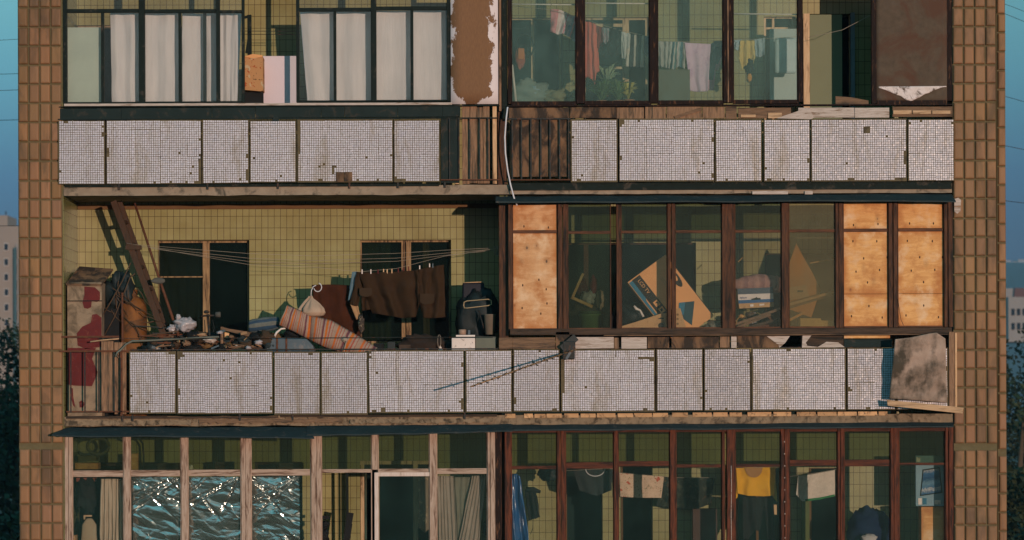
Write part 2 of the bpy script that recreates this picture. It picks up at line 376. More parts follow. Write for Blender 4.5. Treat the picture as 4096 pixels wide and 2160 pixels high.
# ------------------------------------------------------------------ the building
bld = thing('apartment_building', 'old tower block of brown tiled piers and yellow glazed tile walls', 'building', P(1288, 985, 6) * 1)
bld.location.z = 0
LROWS = [-176,-128,-80,-32.5,15.5,64.3,111.8,159.5,207.5,255.5,304,352.8,400.8,451,497.8,545.8,595.8,644,693,740,786,831.6,878,923,968,1015,1064.6,1112,1125,1170,1216,1264,1311.5,1356.5,1402,1448,1494,1540,1586,1632]
RROWS = [-166,-118,-70,-23,24,71,119.5,167,214.5,261,310,358,408,455,503,553.5,600.5,648.5,694.4,742.6,788,836.4,884.4,931.8,978.8,1027.6,1072.6,1121,1135.5,1181,1230,1278,1325,1372,1419,1465,1511,1557,1604,1650]
def pier(name, cols, rows, y, ybody, ubody, shift=0):
    mb = MB()
    mb.m = 1
    mb.box(P(ubody[0], 985, y).x, P(ubody[1], 985, y).x, y+.012, ybody, 0, CZ+7)
    mb.m = 0
    for a, b in zip(rows[:-1], rows[1:]):
        if b - a < 20: continue
        for c0, c1 in zip(cols[:-1], cols[1:]):
            um, vm = (c0+c1)/2, (a+b)/2 + shift
            x0, x1 = P(c0, 985, y).x, P(c1, 985, y).x
            z0, z1 = P(1150, b+shift, y).z, P(1150, a+shift, y).z
            g = .0085
            jx, jz, jy = rnd.gauss(0,.0018), rnd.gauss(0,.0018), rnd.gauss(0,.0015)
            x0 += g+jx; x1 -= g-jx; z0 += g+jz; z1 -= g-jz
            k = rnd.gauss(1, .085) * (1 if rnd.random() > .03 else .8); mb.t = (k*rnd.gauss(1,.03), k, k*rnd.gauss(1,.05))
            # pillowed tile: face, then two rounded steps back to the bed
            rings = [(0, y-.014+jy), (.004, y-.009+jy)] ; B = len(mb.v)
            for ins, yy in ((.024, y-.017), (.009, y-.0135), (.0, y-.002), (.0, y+.014)):
                for (xx, zz) in ((x0+ins, z0+ins), (x1-ins, z0+ins), (x1-ins, z1-ins), (x0+ins, z1-ins)): mb.v.append(Vector((xx, yy+jy, zz)))
            mb.face((B,B+1,B+2,B+3))
            for q in range(3):
                for e in range(4): mb.face((B+q*4+e, B+q*4+4+e, B+q*4+4+(e+1)%4, B+q*4+(e+1)%4), smooth=False)
    mb.t = (1,1,1)
    return mb.build(name, [m_pier, m_grout], bld)
# all piers are measured along the horizon so that they stay plumb
pier('tiled_pier', [47,74.5,102,130,158], LROWS, .05, 1.3, (47.5,159.5))
pier('tiled_pier', [2399,2426.5,2454,2482,2509], RROWS, .05, 1.3, (2399.5,2508.5))
pier('tiled_pier', [2511,2533], RROWS, .17, 1.3, (2510,2532), 15)
def slab(v0, v1, y0, mat, extra=()):
    mb = MB(); mb.pbox(161, v0, 2397, v1, y0, y0+.02); z0 = P(1150, v1, y0).z; z1 = P(1150, v0, y0).z
    mb.v = []; mb.f = []; mb.mi = []; mb.tint = []; mb.uv = []; mb.sm = []
    x0, x1 = P(160, 985, 0).x, P(2398.5, 985, 0).x
    n = 90
    # front edge broken and spalled
    def edge(i, j):
        x = x0 + (x1-x0)*i; z = z0 + (z1-z0)*j
        k = mnoise.noise(Vector((x*2.3, j*2, v0)))*.012 + mnoise.noise(Vector((x*9, j*3, v0)))*.008
        return Vector((x, y0 + k, z + (mnoise.noise(Vector((x*3, v0, 3)))*.012 if j in (0, 1) else 0)))
    mb.grid(edge, 260, 5, uvs=False)
    mb.box(x0, x1, y0+.03, 1.215, z0+.012, z1-.012)
    return mb.build('floor_slab', mat, bld)
slab(465, 489, .05, m_conc)
slab(1045, 1069, .05, m_conc2)
slab(-115, -91, .05, m_conc)
slab(1625, 1649, .05, m_conc)
# back wall of each flat, with its window and door openings (pixels at depth YB)
YB = 1.2
def backwall(u0, u1, v0, v1, holes, mat=m_wall):
    us = sorted({u0, u1} | {h[0] for h in holes} | {h[2] for h in holes}); vs = sorted({v0, v1} | {h[1] for h in holes} | {h[3] for h in holes})
    mb = MB()
    for a, b in zip(us[:-1], us[1:]):
        run = None
        for c, d in zip(vs[:-1], vs[1:]):
            inside = any(h[0] <= a and b <= h[2] and h[1] <= c and d <= h[3] for h in holes)
            if inside: continue
            q = [P(a, 985, YB).x, P(b, 985, YB).x, P(1150, d, YB).z, P(1150, c, YB).z]
            mb.box(q[0], q[1], YB, YB+.28, q[2], q[3])
    return mb.build('tiled_wall', mat, bld)
backwall(150, 1262, 500, 1060, [(398,602,628,863),(907,603,1136,862)])
backwall(1262, 2400, 500, 1060, [(1412,612,1752,1050),(1925,640,2140,1050)])
backwall(150, 1262, -75, 490, [(180,60,330,330)])
backwall(1262, 2400, -75, 490, [(1284,45,1418,330),(1470,44,1640,480),(1925,44,2005,330),(2024,38,2146,480)])
backwall(150, 1262, 1072, 1640, [(190,1160,420,1430),(640,1160,760,1430),(905,1158,1096,1630)])
backwall(1262, 2400, 1072, 1640, [(1420,1170,1515,1640),(1560,1166,1641,1640),(1850,1178,1965,1430),(2034,1180,2118,1430)])
# dark rooms behind, outer shell, side walls of the loggias
x0, x1 = P(47.5, 985, .05).x, P(2532, 985, .17).x
mb = MB()
for a, b, c, d in ((x0, x0+.25, 1.3, 13), (x1-.25, x1, 1.3, 13)): mb.box(a, b, c, d, 0, CZ+7)
mb.box(x0+.25, x1-.25, 12.8, 13, 0, CZ+7)
mb.build('outer_wall', m_plaster, bld)
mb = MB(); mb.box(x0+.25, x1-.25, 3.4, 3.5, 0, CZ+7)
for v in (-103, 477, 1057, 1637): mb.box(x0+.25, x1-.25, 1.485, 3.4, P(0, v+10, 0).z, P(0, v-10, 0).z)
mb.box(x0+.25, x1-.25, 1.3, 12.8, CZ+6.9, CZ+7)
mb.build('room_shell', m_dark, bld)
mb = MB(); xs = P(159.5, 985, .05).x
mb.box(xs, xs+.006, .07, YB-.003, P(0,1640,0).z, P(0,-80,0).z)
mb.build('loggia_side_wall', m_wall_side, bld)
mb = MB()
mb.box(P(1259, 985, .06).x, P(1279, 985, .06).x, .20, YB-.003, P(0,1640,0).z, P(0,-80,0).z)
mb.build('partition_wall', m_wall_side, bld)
for va, vb in ((-80,478),(500,1044),(1084,1440)): MB().pbox(1257.5, va, 1280.5, vb, .155, .197).build('partition_post', m_obrown, bld)
mb = MB(); mb.box(xs+.01, P(1257,985,.06).x, YB-.03, YB-.002, P(0,520,YB).z, P(0,508,YB).z); mb.build('slab_shade_band', m_plaster, bld)  # brown band stands in for the slab's shadow along the wall top
# inner windows and doors of the flats
def inner(kind, u0, v0, u1, v1, mull=(), trans=(), w=7, y=None, fm=None, gl=None, cur=None, sillv=None):
    y = YB + .09 if y is None else y; fm = fm or m_whiteframe
    mb = MB()
    mb.pbox(u0, v0, u1, v0+w, y, y+.06); mb.pbox(u0, v1-w, u1, v1, y, y+.06)
    mb.pbox(u0, v0+w, u0+w, v1-w, y, y+.06); mb.pbox(u1-w, v0+w, u1, v1-w, y, y+.06)
    for a, b in mull: mb.pbox(a, v0+w, b, v1-w, y-.004, y+.06)
    for ua, ub, a, b in trans: mb.pbox(ua, a, ub, b, y+.003, y+.055)
    f = mb.build(kind, fm, bld)
    if gl:
        g = MB(); g.pbox(u0+w, v0+w, u1-w, v1-w, y+.03, y+.034); g.build('pane', gl, f)
    return f
m_oldframe = wood('old_cream_window_frame', (.36,.25,.13), (.20,.12,.06), 'z', dirt=((.06,.035,.02), .32, 5))
inner('window_frame', 398, 602, 628, 863, [(512,529)], [(405,512,690,693)], 4, fm=m_oldframe, gl=g_inner)
inner('window_frame', 907, 603, 1136, 862, [(1012,1021),(1024,1036)], [], 5, fm=m_oldframe, gl=g_inner)
inner('door_frame', 1412, 612, 1752, 1050, [(1470,1482)], [], 6, fm=m_obrown, gl=g_inner)
inner('window_frame', 1925, 640, 2140, 1050, [(2020,2032)], [], 6, fm=m_obrown, gl=g_inner)
inner('window_frame', 180, 60, 330, 330, [(250,258)], [], 6, gl=g_inner)
inner('window_frame', 1284, 45, 1418, 330, [(1342,1350)], [], 6, gl=g_inner)
inner('window_frame', 1470, 44, 1640, 480, [(1572,1588),(1629,1633)], [(1476,1572,62,70),(1476,1572,170,176)], 9, gl=g_inner)
inner('window_frame', 1925, 44, 2005, 330, [(1948,1954)], [(1931,1999,74,79)], 8, gl=g_inner)
inner('window_frame', 190, 1160, 420, 1430, [(300,308)], [], 6, fm=m_obrown, gl=g_inner)
inner('window_frame', 640, 1160, 760, 1430, [(696,704)], [], 6, fm=m_obrown, gl=g_inner)
inner('door_frame', 905, 1158, 1096, 1630, [(944,952),(1037,1049)], [], 9, fm=m_whiteframe, gl=None)
inner('door_frame', 1420, 1170, 1515, 1640, [], [], 4, fm=m_plaster, gl=None)
inner('door_frame', 1560, 1166, 1641, 1640, [], [], 5, fm=m_plaster, gl=None)
inner('window_frame', 1850, 1178, 1965, 1430, [(1900,1906)], [], 5, fm=m_plaster, gl=g_inner)
inner('window_frame', 2034, 1180, 2118, 1430, [], [], 5, fm=m_plaster, gl=g_inner)
# open door in the upper right flat: pale jamb, olive leaf
f = inner('door_frame', 2024, 38, 2146, 480, [(2027,2041)], [], 4, fm=m_whiteframe)
mb = MB(); mb.pbox(2043, 43, 2124, 470, .93, .965); mb.build('door_leaf', M('olive_door', (.155,.178,.105), (.135,.155,.09), rough=.6, scale=2), bld)
MB().pbox(2027, 40, 2042.5, 470, .925, .965).build('door_jamb', m_whiteframe, bld)
mb = MB(); mb.pbox(2146, 38, 2156, 470, YB-.06, YB-.01); mb.build('door_casing', M('blue_grey_casing', (.20,.24,.27), rough=.7), bld)
for pts in ([(2404,509),(2414,506),(2421,512),(2420,526),(2404,527)], [(2404,529),(2420,529),(2419,540),(2411,546),(2404,540)]):
    MB().prism(pts, .028, .04).build('broken_tile', m_sill, bld)
# ------------------------------------------------------------------ balcony pieces
PITCH = .0272
def panel(root, u0, v0, u1, v1, holes=(), y=0.0, label=None, wear=.5, grime=1.0):
    grime *= rnd.uniform(.93, 1.04)
    A, B = P((u0+u1)/2, v0, y), P((u0+u1)/2, v1, y)
    x0, x1, z1, z0 = P(u0, (v0+v1)/2, y).x, P(u1, (v0+v1)/2, y).x, A.z, B.z
    mb = MB(); tilt = rnd.gauss(0, .004); y += rnd.uniform(0, .006)
    mb.m = 1; mb.box(x0, x1, y, y+.045, z0, z1); mb.m = 0
    nx, nz = int((x1-x0-.006)/PITCH), int((z1-z0-.006)/PITCH)
    mx, mz = (x1-x0-nx*PITCH)/2, (z1-z0-nz*PITCH)/2
    sd = rnd.uniform(0, 99)
    hs = [(P(a,(b+d)/2,y).x, P(c,(b+d)/2,y).x, P((a+c)/2,d,y).z, P((a+c)/2,b,y).z) for a,b,c,d in holes]
    sheet = {}
    for i in range(nx):
        for j in range(nz):
            cx, cz = x0+mx+(i+.5)*PITCH, z0+mz+(j+.5)*PITCH
            if any(a < cx < b and c < cz < d for a,b,c,d in hs): continue
            e = min(i, nx-1-i, j, nz-1-j)
            n = mnoise.noise(Vector((i*.30+sd, j*.30, sd)))
            if (e == 0 and n > .72-wear*.5) or (e == 1 and n > .95-wear*.5) or rnd.random() < .0012: continue
            k = (i//12, j//12)
            if k not in sheet: sheet[k] = (rnd.gauss(0,.0012), rnd.gauss(0,.0012), rnd.gauss(1,.012), rnd.gauss(0,.006))
            sx, sz, st, sr = sheet[k]
            li, lj = i % 12 - 5.5, j % 12 - 5.5
            cx += sx - lj*sr*PITCH + rnd.gauss(0,.0006); cz += sz + li*sr*PITCH + rnd.gauss(0,.0006)
            h = .0106
            tx, tz = rnd.gauss(0,.02), rnd.gauss(0,.02)
            k = st*grime*rnd.gauss(1,.045); mb.t = (min(1.1,k*rnd.gauss(1,.012)), min(1.1,k), min(1.1,k*rnd.gauss(1,.015)))
            b = len(mb.v); yf = y-.0035
            for dx, dz in ((-h,-h),(h,-h),(h,h),(-h,h)): mb.v.append(Vector((cx+dx, yf + dx*tx + dz*tz, cz+dz)))
            for dx, dz in ((-h,-h),(h,-h),(h,h),(-h,h)): mb.v.append(Vector((cx+dx*1.04, y+.001, cz+dz*1.04)))
            mb.face((b,b+1,b+2,b+3))
            for q in range(4): mb.face((b+q, b+4+q, b+4+(q+1)%4, b+(q+1)%4))
    mb.t = (1,1,1)
    o = mb.build('mosaic_panel', [m_mosaic, m_cement], root)
    if label: o['label'] = label
    return o
def part(root, name, mat, u0, v0, u1, v1, y0, y1, bevel=.003):
    return MB().pbox(u0, v0, u1, v1, y0, y1).build(name, mat, root, bevel=bevel)
def bay(root, u0, u1, v0, v1, trans=None, fm=None, fx=None, lower=None, upper=None, y=.09, w=4, th=.04, mull=None, bot=None):
    """one sash: stiles, rails and its panes"""
    fx = fx or fm; mb = MB(); bot = bot or w
    mb.m = 0
    mb.pbox(u0, v0, u0+w, v1, y, y+th); mb.pbox(u1-w, v0, u1, v1, y, y+th)
    mb.m = 1
    mb.pbox(u0+w, v0, u1-w, v0+w, y+.003, y+th-.002); mb.pbox(u0+w, v1-bot, u1-w, v1, y+.003, y+th-.002)
    if trans: mb.pbox(u0+w, trans[0], u1-w, trans[1], y+.002, y+th-.003)
    f = mb.build('sash', [fm, fx], root, bevel=.003)
    def pane(va, vb, g):
        if g: MB().pbox(u0+w, va, u1-w, vb, y+th*.45, y+th*.45+.004).build('pane', g, f)
    if trans: pane(v0+w, trans[0], upper); pane(trans[1], v1-bot, lower)
    else: pane(v0+w, v1-bot, lower)
    return f
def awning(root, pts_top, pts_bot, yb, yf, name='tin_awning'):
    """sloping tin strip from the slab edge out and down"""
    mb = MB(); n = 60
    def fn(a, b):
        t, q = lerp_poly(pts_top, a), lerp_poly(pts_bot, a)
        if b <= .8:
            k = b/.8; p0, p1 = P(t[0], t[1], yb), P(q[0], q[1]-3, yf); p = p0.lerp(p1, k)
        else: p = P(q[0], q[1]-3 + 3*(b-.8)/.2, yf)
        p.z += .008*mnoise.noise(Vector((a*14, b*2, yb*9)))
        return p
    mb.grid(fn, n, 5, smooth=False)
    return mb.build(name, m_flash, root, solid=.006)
# ---- upper left balcony
B1 = thing('glazed_balcony', 'glazed balcony of dark green frames with white curtains, directly above the open balcony', 'balcony', P(700, 465, .1))
for a, b, mt in ((163,174,m_dgreen),(355,370,m_dgreen),(550,559,m_dgreen),(751,759,m_dgreen),(939,953,m_dgreen),(1130,1139,m_dgreen)): part(B1, 'post', mt, a, -80, b, 254, .07, .15)
def pairbay(u0, u1, um, vt):
    mb = MB(); y = .085
    mb.pbox(u0, vt, u1, vt+9, y, y+.05); mb.pbox(u0, 250, u1, 254, y, y+.05); mb.pbox(um[0], vt+9, um[1], 250, y, y+.05)
    mb.pbox(u0, -80, u1, -72, y, y+.05)
    f = mb.build('sash', m_dgreen, B1, bevel=.003)
    for a, b, c, d in ((u0, um[0], vt+9, 250), (um[1], u1, vt+9, 250), (u0, u1, -72, vt)):
        MB().pbox(a, c, b, d, y+.02, y+.024).build('pane', g_green, f)
pairbay(174, 355, (260,267.5), 16); pairbay(370, 550, (455,462), 18); pairbay(759, 939, (845,852), 17); pairbay(953, 1130, (1038.5,1046), 15)
mb = MB(); mb.pbox(559, 21, 614, 28, .085, .135); mb.pbox(559, 250, 614, 254, .085, .135); mb.pbox(614, -80, 621, 254, .08, .14)
f = mb.build('sash', m_dgreen, B1, bevel=.003)
MB().pbox(559, 28, 614, 250, .105, .109).build('pane', g_green, f); MB().pbox(559, -72, 614, 21, .105, .109).build('pane', g_green, f)
part(B1, 'sill_board', m_sill, 166, 255.5, 1142, 261.5, .03, .17)
part(B1, 'sill_trim', m_dgreen, 153, 262.5, 1262, 265, .015, .1)
for a, b in ((156,309.5),(310,538),(538.5,647),(647.5,812.5),(813,872),(872.5,1005),(1005.5,1118),(1118.5,1163)): part(B1, 'apron_sheet', m_metal, a, 266, b, 293, .02 + rnd.uniform(0,.006), .03)
part(B1, 'torn_tab', m_metal, 690, 292, 706, 309, .0, .008)
mb = MB(); mb.pbox(1141, -80, 1258, 262, .06, .075)
tl = MB()
xa, xb, za, zb = P(1140, 100, .05).x, P(1259, 100, .05).x, P(1200, 262, .05).z, P(1200, -40, .05).z
tl.grid(lambda a, b: Vector((xa+(xb-xa)*a, .05, zb+(za-zb)*b)), 4, 8)
tl.build('peeling_board', m_peel, B1, solid=.014)
part(B1, 'corner_post', m_plank, 1261, -80, 1267, 280, .08, .14); part(B1, 'corner_post', m_dgreen, 1268, -80, 1282, 300, .1, .2)
panel(B1, 150.5, 297, 268, 456.5, [(258,308,266,314)])
panel(B1, 272, 297, 510, 457, [(270,367,276,386),(270,398,275,420),(502,395,512,455),(486,412,491,418),(481,427,486,433),(493,449,512,457)])
panel(B1, 513, 297.5, 630.5, 456.5, [(620,424,632,450),(604,447,609,452),(612,449,619,453)])
panel(B1, 633, 300, 749.5, 455)
panel(B1, 752.5, 298, 993, 456.5, [(750,297,760,384),(838,414,852,420),(838,420,845,434),(815,406,820,412),(849,432,892,458)], label='mosaic panel with two brown slabs patching its lower edge')
panel(B1, 995.5, 300, 1110, 457)
part(B1, 'patch_slab', m_greyplank, 848.5, 431, 868.5, 455, -.012, .0); part(B1, 'patch_slab', m_greyplank, 870, 431, 890, 454, -.014, .0)
part(B1, 'handrail', m_metal, 150, 293.5, 1256, 296.5, .022, .055); part(B1, 'bottom_rail', m_rust, 1112, 450.5, 1262, 453.5, .005, .03)
part(B1, 'sheet_infill', m_metal, 1113, 297, 1160, 460, .045, .05)
for a in (1135, 1159, 1186, 1211, 1232): part(B1, 'baluster', m_iron, a-1.6, 297, a+1.6, 452, .015, .03)
for a, b, c, d, mt in ((1150,428,1158,462,m_pale),(1168,270,1186,462,m_plank),(1187,268,1204,461,m_plank),(1205,271,1219,462,m_plank),(1220,280,1237,462,m_plank),(1244,272,1253,462,m_pale)): part(B1, 'fence_plank', mt, a, b, c if False else c, d, .055, .07) if False else None
for a, c, b, d, mt, yy in ((1149,1158,424,463,m_pale,.056),(1167,1186,268,463,m_plank,.06),(1187,1204,267,461,m_plank,.058),(1205,1219,270,462,m_plank,.061),(1220,1236,268,462,m_plank,.059),(1243.5,1254,268,463,m_pale,.055)): part(B1, 'fence_plank', mt, a, b, c, d, yy, yy+.016)
part(B1, 'gap_shade_strip', m_dgreen, 166, 459, 1108, 466, .035, .048)  # dark strip painted in for the shadow between panels and slab
for a in (300, 523, 700, 880, 1002, 1120): part(B1, 'bracket', m_iron, a, 456.5, a+5, 472, .028, .05)
# ---- upper right balcony
B2 = thing('glazed_balcony', 'glazed balcony of tall dark brown frames with laundry hanging behind clear panes', 'balcony', P(1850, 465, .1))
for a, b in ((1283,1292),(1456,1476),(1641,1660),(1826,1850),(2014,2026),(2388,2403)): part(B2, 'post', m_dbrown, a, -80, b, 262, .07, .16)
part(B2, 'cover_strip', m_plank, 1836, -80, 1839.5, 262, .062, .07)
for a, b, g in ((1292,1456,g_teal),(1476,1641,g_teal),(1660,1826,g_teal),(1850,2014,g_teal)):
    mb = MB(); y=.085
    mb.pbox(a, 256, b, 266, y, y+.05); mb.pbox(a, -80, b, -72, y, y+.05); mb.pbox(a, -72, a+2.5, 256, y, y+.05); mb.pbox(b-2.5, -72, b, 256, y, y+.05)
    f = mb.build('sash', m_dbrown, B2, bevel=.003); MB().pbox(a+2.5, -72, b-2.5, 256, y+.02, y+.024).build('pane', g, f)
mb = MB(); mb.pbox(2199, -80, 2211, 268, .05, .12); mb.pbox(2211, 260, 2388, 270, .05, .12)
f = mb.build('sash', m_dbrown, B2, bevel=.003)
m_felt = M('grey_brown_felt', (.105,.078,.056), (.07,.052,.038), rough=.98, scale=14, bump=.5, bscale=160, dirt=((.085,.045,.03), .3, 2.2))
mb = MB()
xa, xb, za, zb = P(2210.5, 130, .06).x, P(2388, 130, .06).x, P(2300, 262, .06).z, P(2300, -40, .06).z
def felt(a, b):
    x = xa+(xb-xa)*a; z = zb+(za-zb)*b; d = 0
    return Vector((x, .062 + .006*mnoise.noise(Vector((a*3, b*6, 2))), z))
mb.grid(felt, 16, 30); mb.build('felt_infill', m_felt, f, solid=.01)
m_pucker = uvmat('torn_white_lining', [(0,(.09,.065,.045)),(.5,(.09,.065,.045)),(.56,(.74,.68,.68)),(1,(.74,.68,.68))], 1, 1, interp='LINEAR', wob=.25)
mb = MB()
def flap(a, b):
    h = max(0, 1-abs(a-.47)/.5)**1.25*(1+.16*mnoise.noise(Vector((a*14,3,1)))); v = 225 + (2 + 37*h)*b
    p = P(2216 + 170*a, v, .055); p.y -= .012*h*b; return p
mb.grid(flap, 30, 8); mb.build('torn_flap', M('torn_white_lining_plain', (.70,.64,.66), (.55,.46,.42), rough=.9, dirt=((.10,.07,.05), .25, 9)), f, solid=.006)
MB().prism([(2107,248),(2150,252),(2190,260),(2190,271),(2107,271)], .03, .06).build('loose_block', m_plank_x, B2, bevel=.002)
part(B2, 'sill_trim', m_dbrown, 1283, 267.5, 2400, 271, .02, .1)
for a, b, c, d, mt, yy in ((1285,1437,272,298,m_greyplank,.035),(1439,1555,272,299,m_greyplank,.03),(1556,1625,273,301,m_plank,.036),(1628,1680,272,302,m_plank,.034),(1682,1770,272,302,m_plank,.03),(1772,1828,273,302,m_plank,.037),(1830,1858,272,304,m_plank_x,.03),(1862,1995,276,303,m_plank_x,.036),(2013,2154,277,302,m_sill,.025),(2155,2242,278,303,m_sill,.022),(2250,2401,276,302,m_plank_x,.034)): part(B2, 'apron_board', mt, a, c, b, d, yy, yy+.016)
for a in range(3): part(B2, 'lath', m_pale_x, 2252+a*49, 285+a*.6, 2298+a*49, 295, .018, .033)
part(B2, 'lath', m_pale_x, 1868, 293, 1906, 300, .02, .033); part(B2, 'lath', m_pale_x, 1937, 289, 1972, 303, .02, .033)
MB().prism([(1700,296),(1768,274),(1772,281),(1704,302)], .012, .024).build('lath', m_plank_x, B2)
MB().prism([(1958,303),(2040,276),(2052,302),(2046,306)], .012, .02).build('torn_sheet', m_sill, B2)
part(B2, 'handrail', m_iron, 1280, 298, 1440, 302, .015, .04); part(B2, 'bottom_rail', m_rust, 1284, 452, 1438, 455, .0, .02)
part(B2, 'infill_board', m_greyplank, 1287, 303, 1437, 446, .05, .06)
for a in (1293,1316,1340,1365,1388,1412,1435): part(B2, 'baluster', m_iron, a-2, 302, a+2, 454, .008, .026)
panel(B2, 1440, 302, 1558, 460.5, [(1440,455,1510,462),(1463,443,1468,447)])
panel(B2, 1562, 301.5, 1801, 460, [(1794,348,1802,362),(1795,300,1802,306)])
panel(B2, 1804, 305, 1921, 462)
panel(B2, 1926, 306, 2042, 462, [(2036,454,2043,462)])
panel(B2, 2045, 305.5, 2285, 463, [(2177,326,2192,342),(2234,348,2239,354),(2277,385,2286,420),(2255,457,2282,463)])
panel(B2, 2288.5, 308, 2404.5, 463)
part(B2, 'gap_shade_strip', m_dgreen, 1284, 463, 2398, 482, .035, .048)  # same painted shadow strip under the right-hand panels
part(B2, 'loose_brick', m_brickp, 1864, 471, 1914, 486, .0, .03) if False else None
part(B2, 'white_lath', m_sill, 1896, 486, 1986, 494, .025, .042); part(B2, 'white_lath', m_sill, 2028, 486.5, 2048, 495, .025, .042)
# ---- open balcony, middle left
B3 = thing('open_balcony', 'open balcony without glazing, heaped with junk behind a mosaic parapet', 'balcony', P(700, 1045, .1))
panel(B3, 325.5, 878, 443, 1035, (), grime=.93)
panel(B3, 446, 879, 686.5, 1037)
panel(B3, 689.5, 882, 805.5, 1040, (), grime=.86); panel(B3, 808, 882.5, 925, 1041, (), grime=.86)
panel(B3, 927.5, 880, 1167.5, 1038, [(926,880,936,890)])
panel(B3, 1171, 880.5, 1288.5, 1038)
part(B3, 'handrail', m_rust, 150, 874.5, 328, 879, .02, .05); part(B3, 'handrail', m_iron, 328, 874.5, 1256, 877.5, .05, .075)
part(B3, 'tension_wire', m_iron, 250, 846, 1250, 847.4, .03, .036)
for a in (178, 213.5, 248.5, 287, 327): part(B3, 'baluster', m_iron, a-1.7, 879, a+1.7, 1031, .01, .026)
part(B3, 'baluster', m_rust, 302, 879, 308, 1040, .012, .035)
part(B3, 'bottom_rail', m_rust, 166, 1027, 330, 1031, .012, .035)
part(B3, 'infill_board', m_plank, 255, 852, 286, 1031, .06, .075); part(B3, 'infill_board', m_plank, 288, 855, 318, 1036, .065, .08)
MB().pbox(147, 838, 300, 843, .04, .06).build('cross_rail', m_rust, B3)
MB().tube([P(228,853,-.02),P(262,849,-.02),P(300,846,-.03)], .009).build('loose_pipe', m_pale_x, B3)
for a, b, v, w_, yy in ((166,420,1040,7,.035),(330,700,1043,5,.03),(705,1000,1041,6,.033),(960,1250,1042,6,.03)):
    part(B3, 'ledge_strip', m_obrown_x, a, v, b, v+w_, yy, yy+.012)
def spall(u0, u1, v0, v1, seed):
    mb = MB(); n = int((u1-u0)/7)
    top = [(u0+(u1-u0)*i/n, v0 + 4*mnoise.noise(Vector((i*.45, seed, 1)))) for i in range(n+1)]
    bot = [(u0+(u1-u0)*i/n, v1 + 5*mnoise.noise(Vector((i*.6, seed, 5)))) for i in range(n+1)]
    for (a, b, c, d) in zip(top[:-1], top[1:], bot[1:], bot[:-1]): mb.wprism([P(a[0],a[1],.022), P(b[0],b[1],.022), P(c[0],c[1],.022), P(d[0],d[1],.022)], .02)
    return mb
spall(166, 480, 1052, 1064, 1).build('plaster_layer', m_conc2, B3); spall(500, 860, 1050, 1060, 2).build('plaster_layer', m_plank_x, B3); spall(880, 1240, 1053, 1063, 3).build('plaster_layer', m_conc2, B3)
for a in (305, 330, 600, 733, 1166): part(B3, 'bracket', m_iron, a, 1037, a+5, 1055, .02, .045)
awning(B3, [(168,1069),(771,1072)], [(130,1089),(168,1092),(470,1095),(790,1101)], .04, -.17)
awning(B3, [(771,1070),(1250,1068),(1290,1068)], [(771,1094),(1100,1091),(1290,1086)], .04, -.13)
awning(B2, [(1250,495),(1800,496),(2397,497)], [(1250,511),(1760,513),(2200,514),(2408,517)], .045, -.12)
# ---- boarded balcony, middle right
B4 = thing('glazed_balcony', 'glazed balcony with orange plywood boards and cardboard behind rough brown frames', 'balcony', P(1850, 1045, .1))
for a, b in ((1281,1291),(1406,1417),(1418.5,1430),(1553,1564),(1682,1690),(1692,1700),(1819,1850),(1969,1986),(2104.5,2112),(2113,2123),(2238,2248),(2250,2260),(2378,2386),(2388,2402)): part(B4, 'post', m_obrown, a, 512, b, 831, .06+rnd.uniform(0,.008), .15, .004)
m_trans = wood('red_brown_transom', (.15,.06,.03), (.05,.024,.014), 'x', dirt=((.02,.013,.01), .25, 5))
def bay4(a, b, lower, upper, tv=(583,590)): return bay(B4, a, b, 513, 831, tv, m_obrown, m_trans, lower, upper, .09, 2.5, .045, bot=4)
bay4(1430,1539.5,g_dull,g_shade); bay4(1564,1682,g_clear,g_shade); bay4(1700,1819,g_clear,g_shade); bay4(1850,1969,g_clear,g_shade); bay4(1986,2104.5,g_olive,g_olive)
for a, b, mt in ((1291,1406,m_ply2),(2123,2238,m_ply),(2260,2378,m_ply)):
    f = bay4(a, b, None, None, (580,588) if mt is m_ply2 else (583,590))
    for va, vb in ((514,582),(588,746),(746.8,829)) if mt is m_ply else ((514,582),(587,829)):
        q = MB().pbox(a+1, va, b-1, vb, .112, .122); q.m = 1
        for nu_, nv_ in (((.22,614),(.73,613),(.46,655),(.95,654),(.30,688),(.81,687),(.55,717)) if mt is m_ply else ((.22,720),(.57,705),(.74,730),(.76,765),(.20,776),(.60,790))) if va > 585 and vb < 830 and va < 600 else ((.55,775),(.18,803),(.85,806)) if va > 700 else ((.25,571),(.78,572)):
            cu, cv = a + (b-a)*nu_ + rnd.uniform(-2,2), nv_ + rnd.uniform(-2,2)
            q.prism([(cu + 1.7*math.cos(k*math.pi/4), cv + 3.4*math.sin(k*math.pi/4)) for k in range(8)], .1105, .1135)
        q.build('plywood_sheet', [mt, m_nail], f)
MB().tube([P(2261,760,.05),P(2264,790,.04),P(2268,812,.04),P(2274,826,.03)], .003).build('loose_cord', m_iron, B4)
part(B4, 'top_rail', m_obrown_x, 1291, 508, 2378, 513.5, .085, .14)
part(B4, 'sill_beam', m_obrown_x, 1284, 830, 2396, 846, .02, .17, .006); part(B4, 'sill_trim', m_plank_x, 1520, 846.5, 2392, 849, .01, .12)
for a, b, c, d, mt, yy in ((1256,1290,850,878,m_plank_x,.03),(1290,1398,850,879,m_plank_x,.036),(1399,1434,836,880,m_greyplank,.02),(1448,1545,850,879,m_sill,.04),(1546,1558,852,880,m_plank,.03),(1564,1628,851,880,m_sill,.038),(1630,1684,851,879,m_greyplank,.04),(1690,1810,851,880,m_greyplank,.042),(1812,1836,851,879,m_plank,.034),(1840,1854,851,880,m_sill,.03),(1856,1962,850,880,m_greyplank,.04),(2124,2240,851,858,m_ply,.02),(2124,2245,860,880,m_metal,.04)): part(B4, 'apron_board', mt, a, c, b, d, yy, yy+.014)
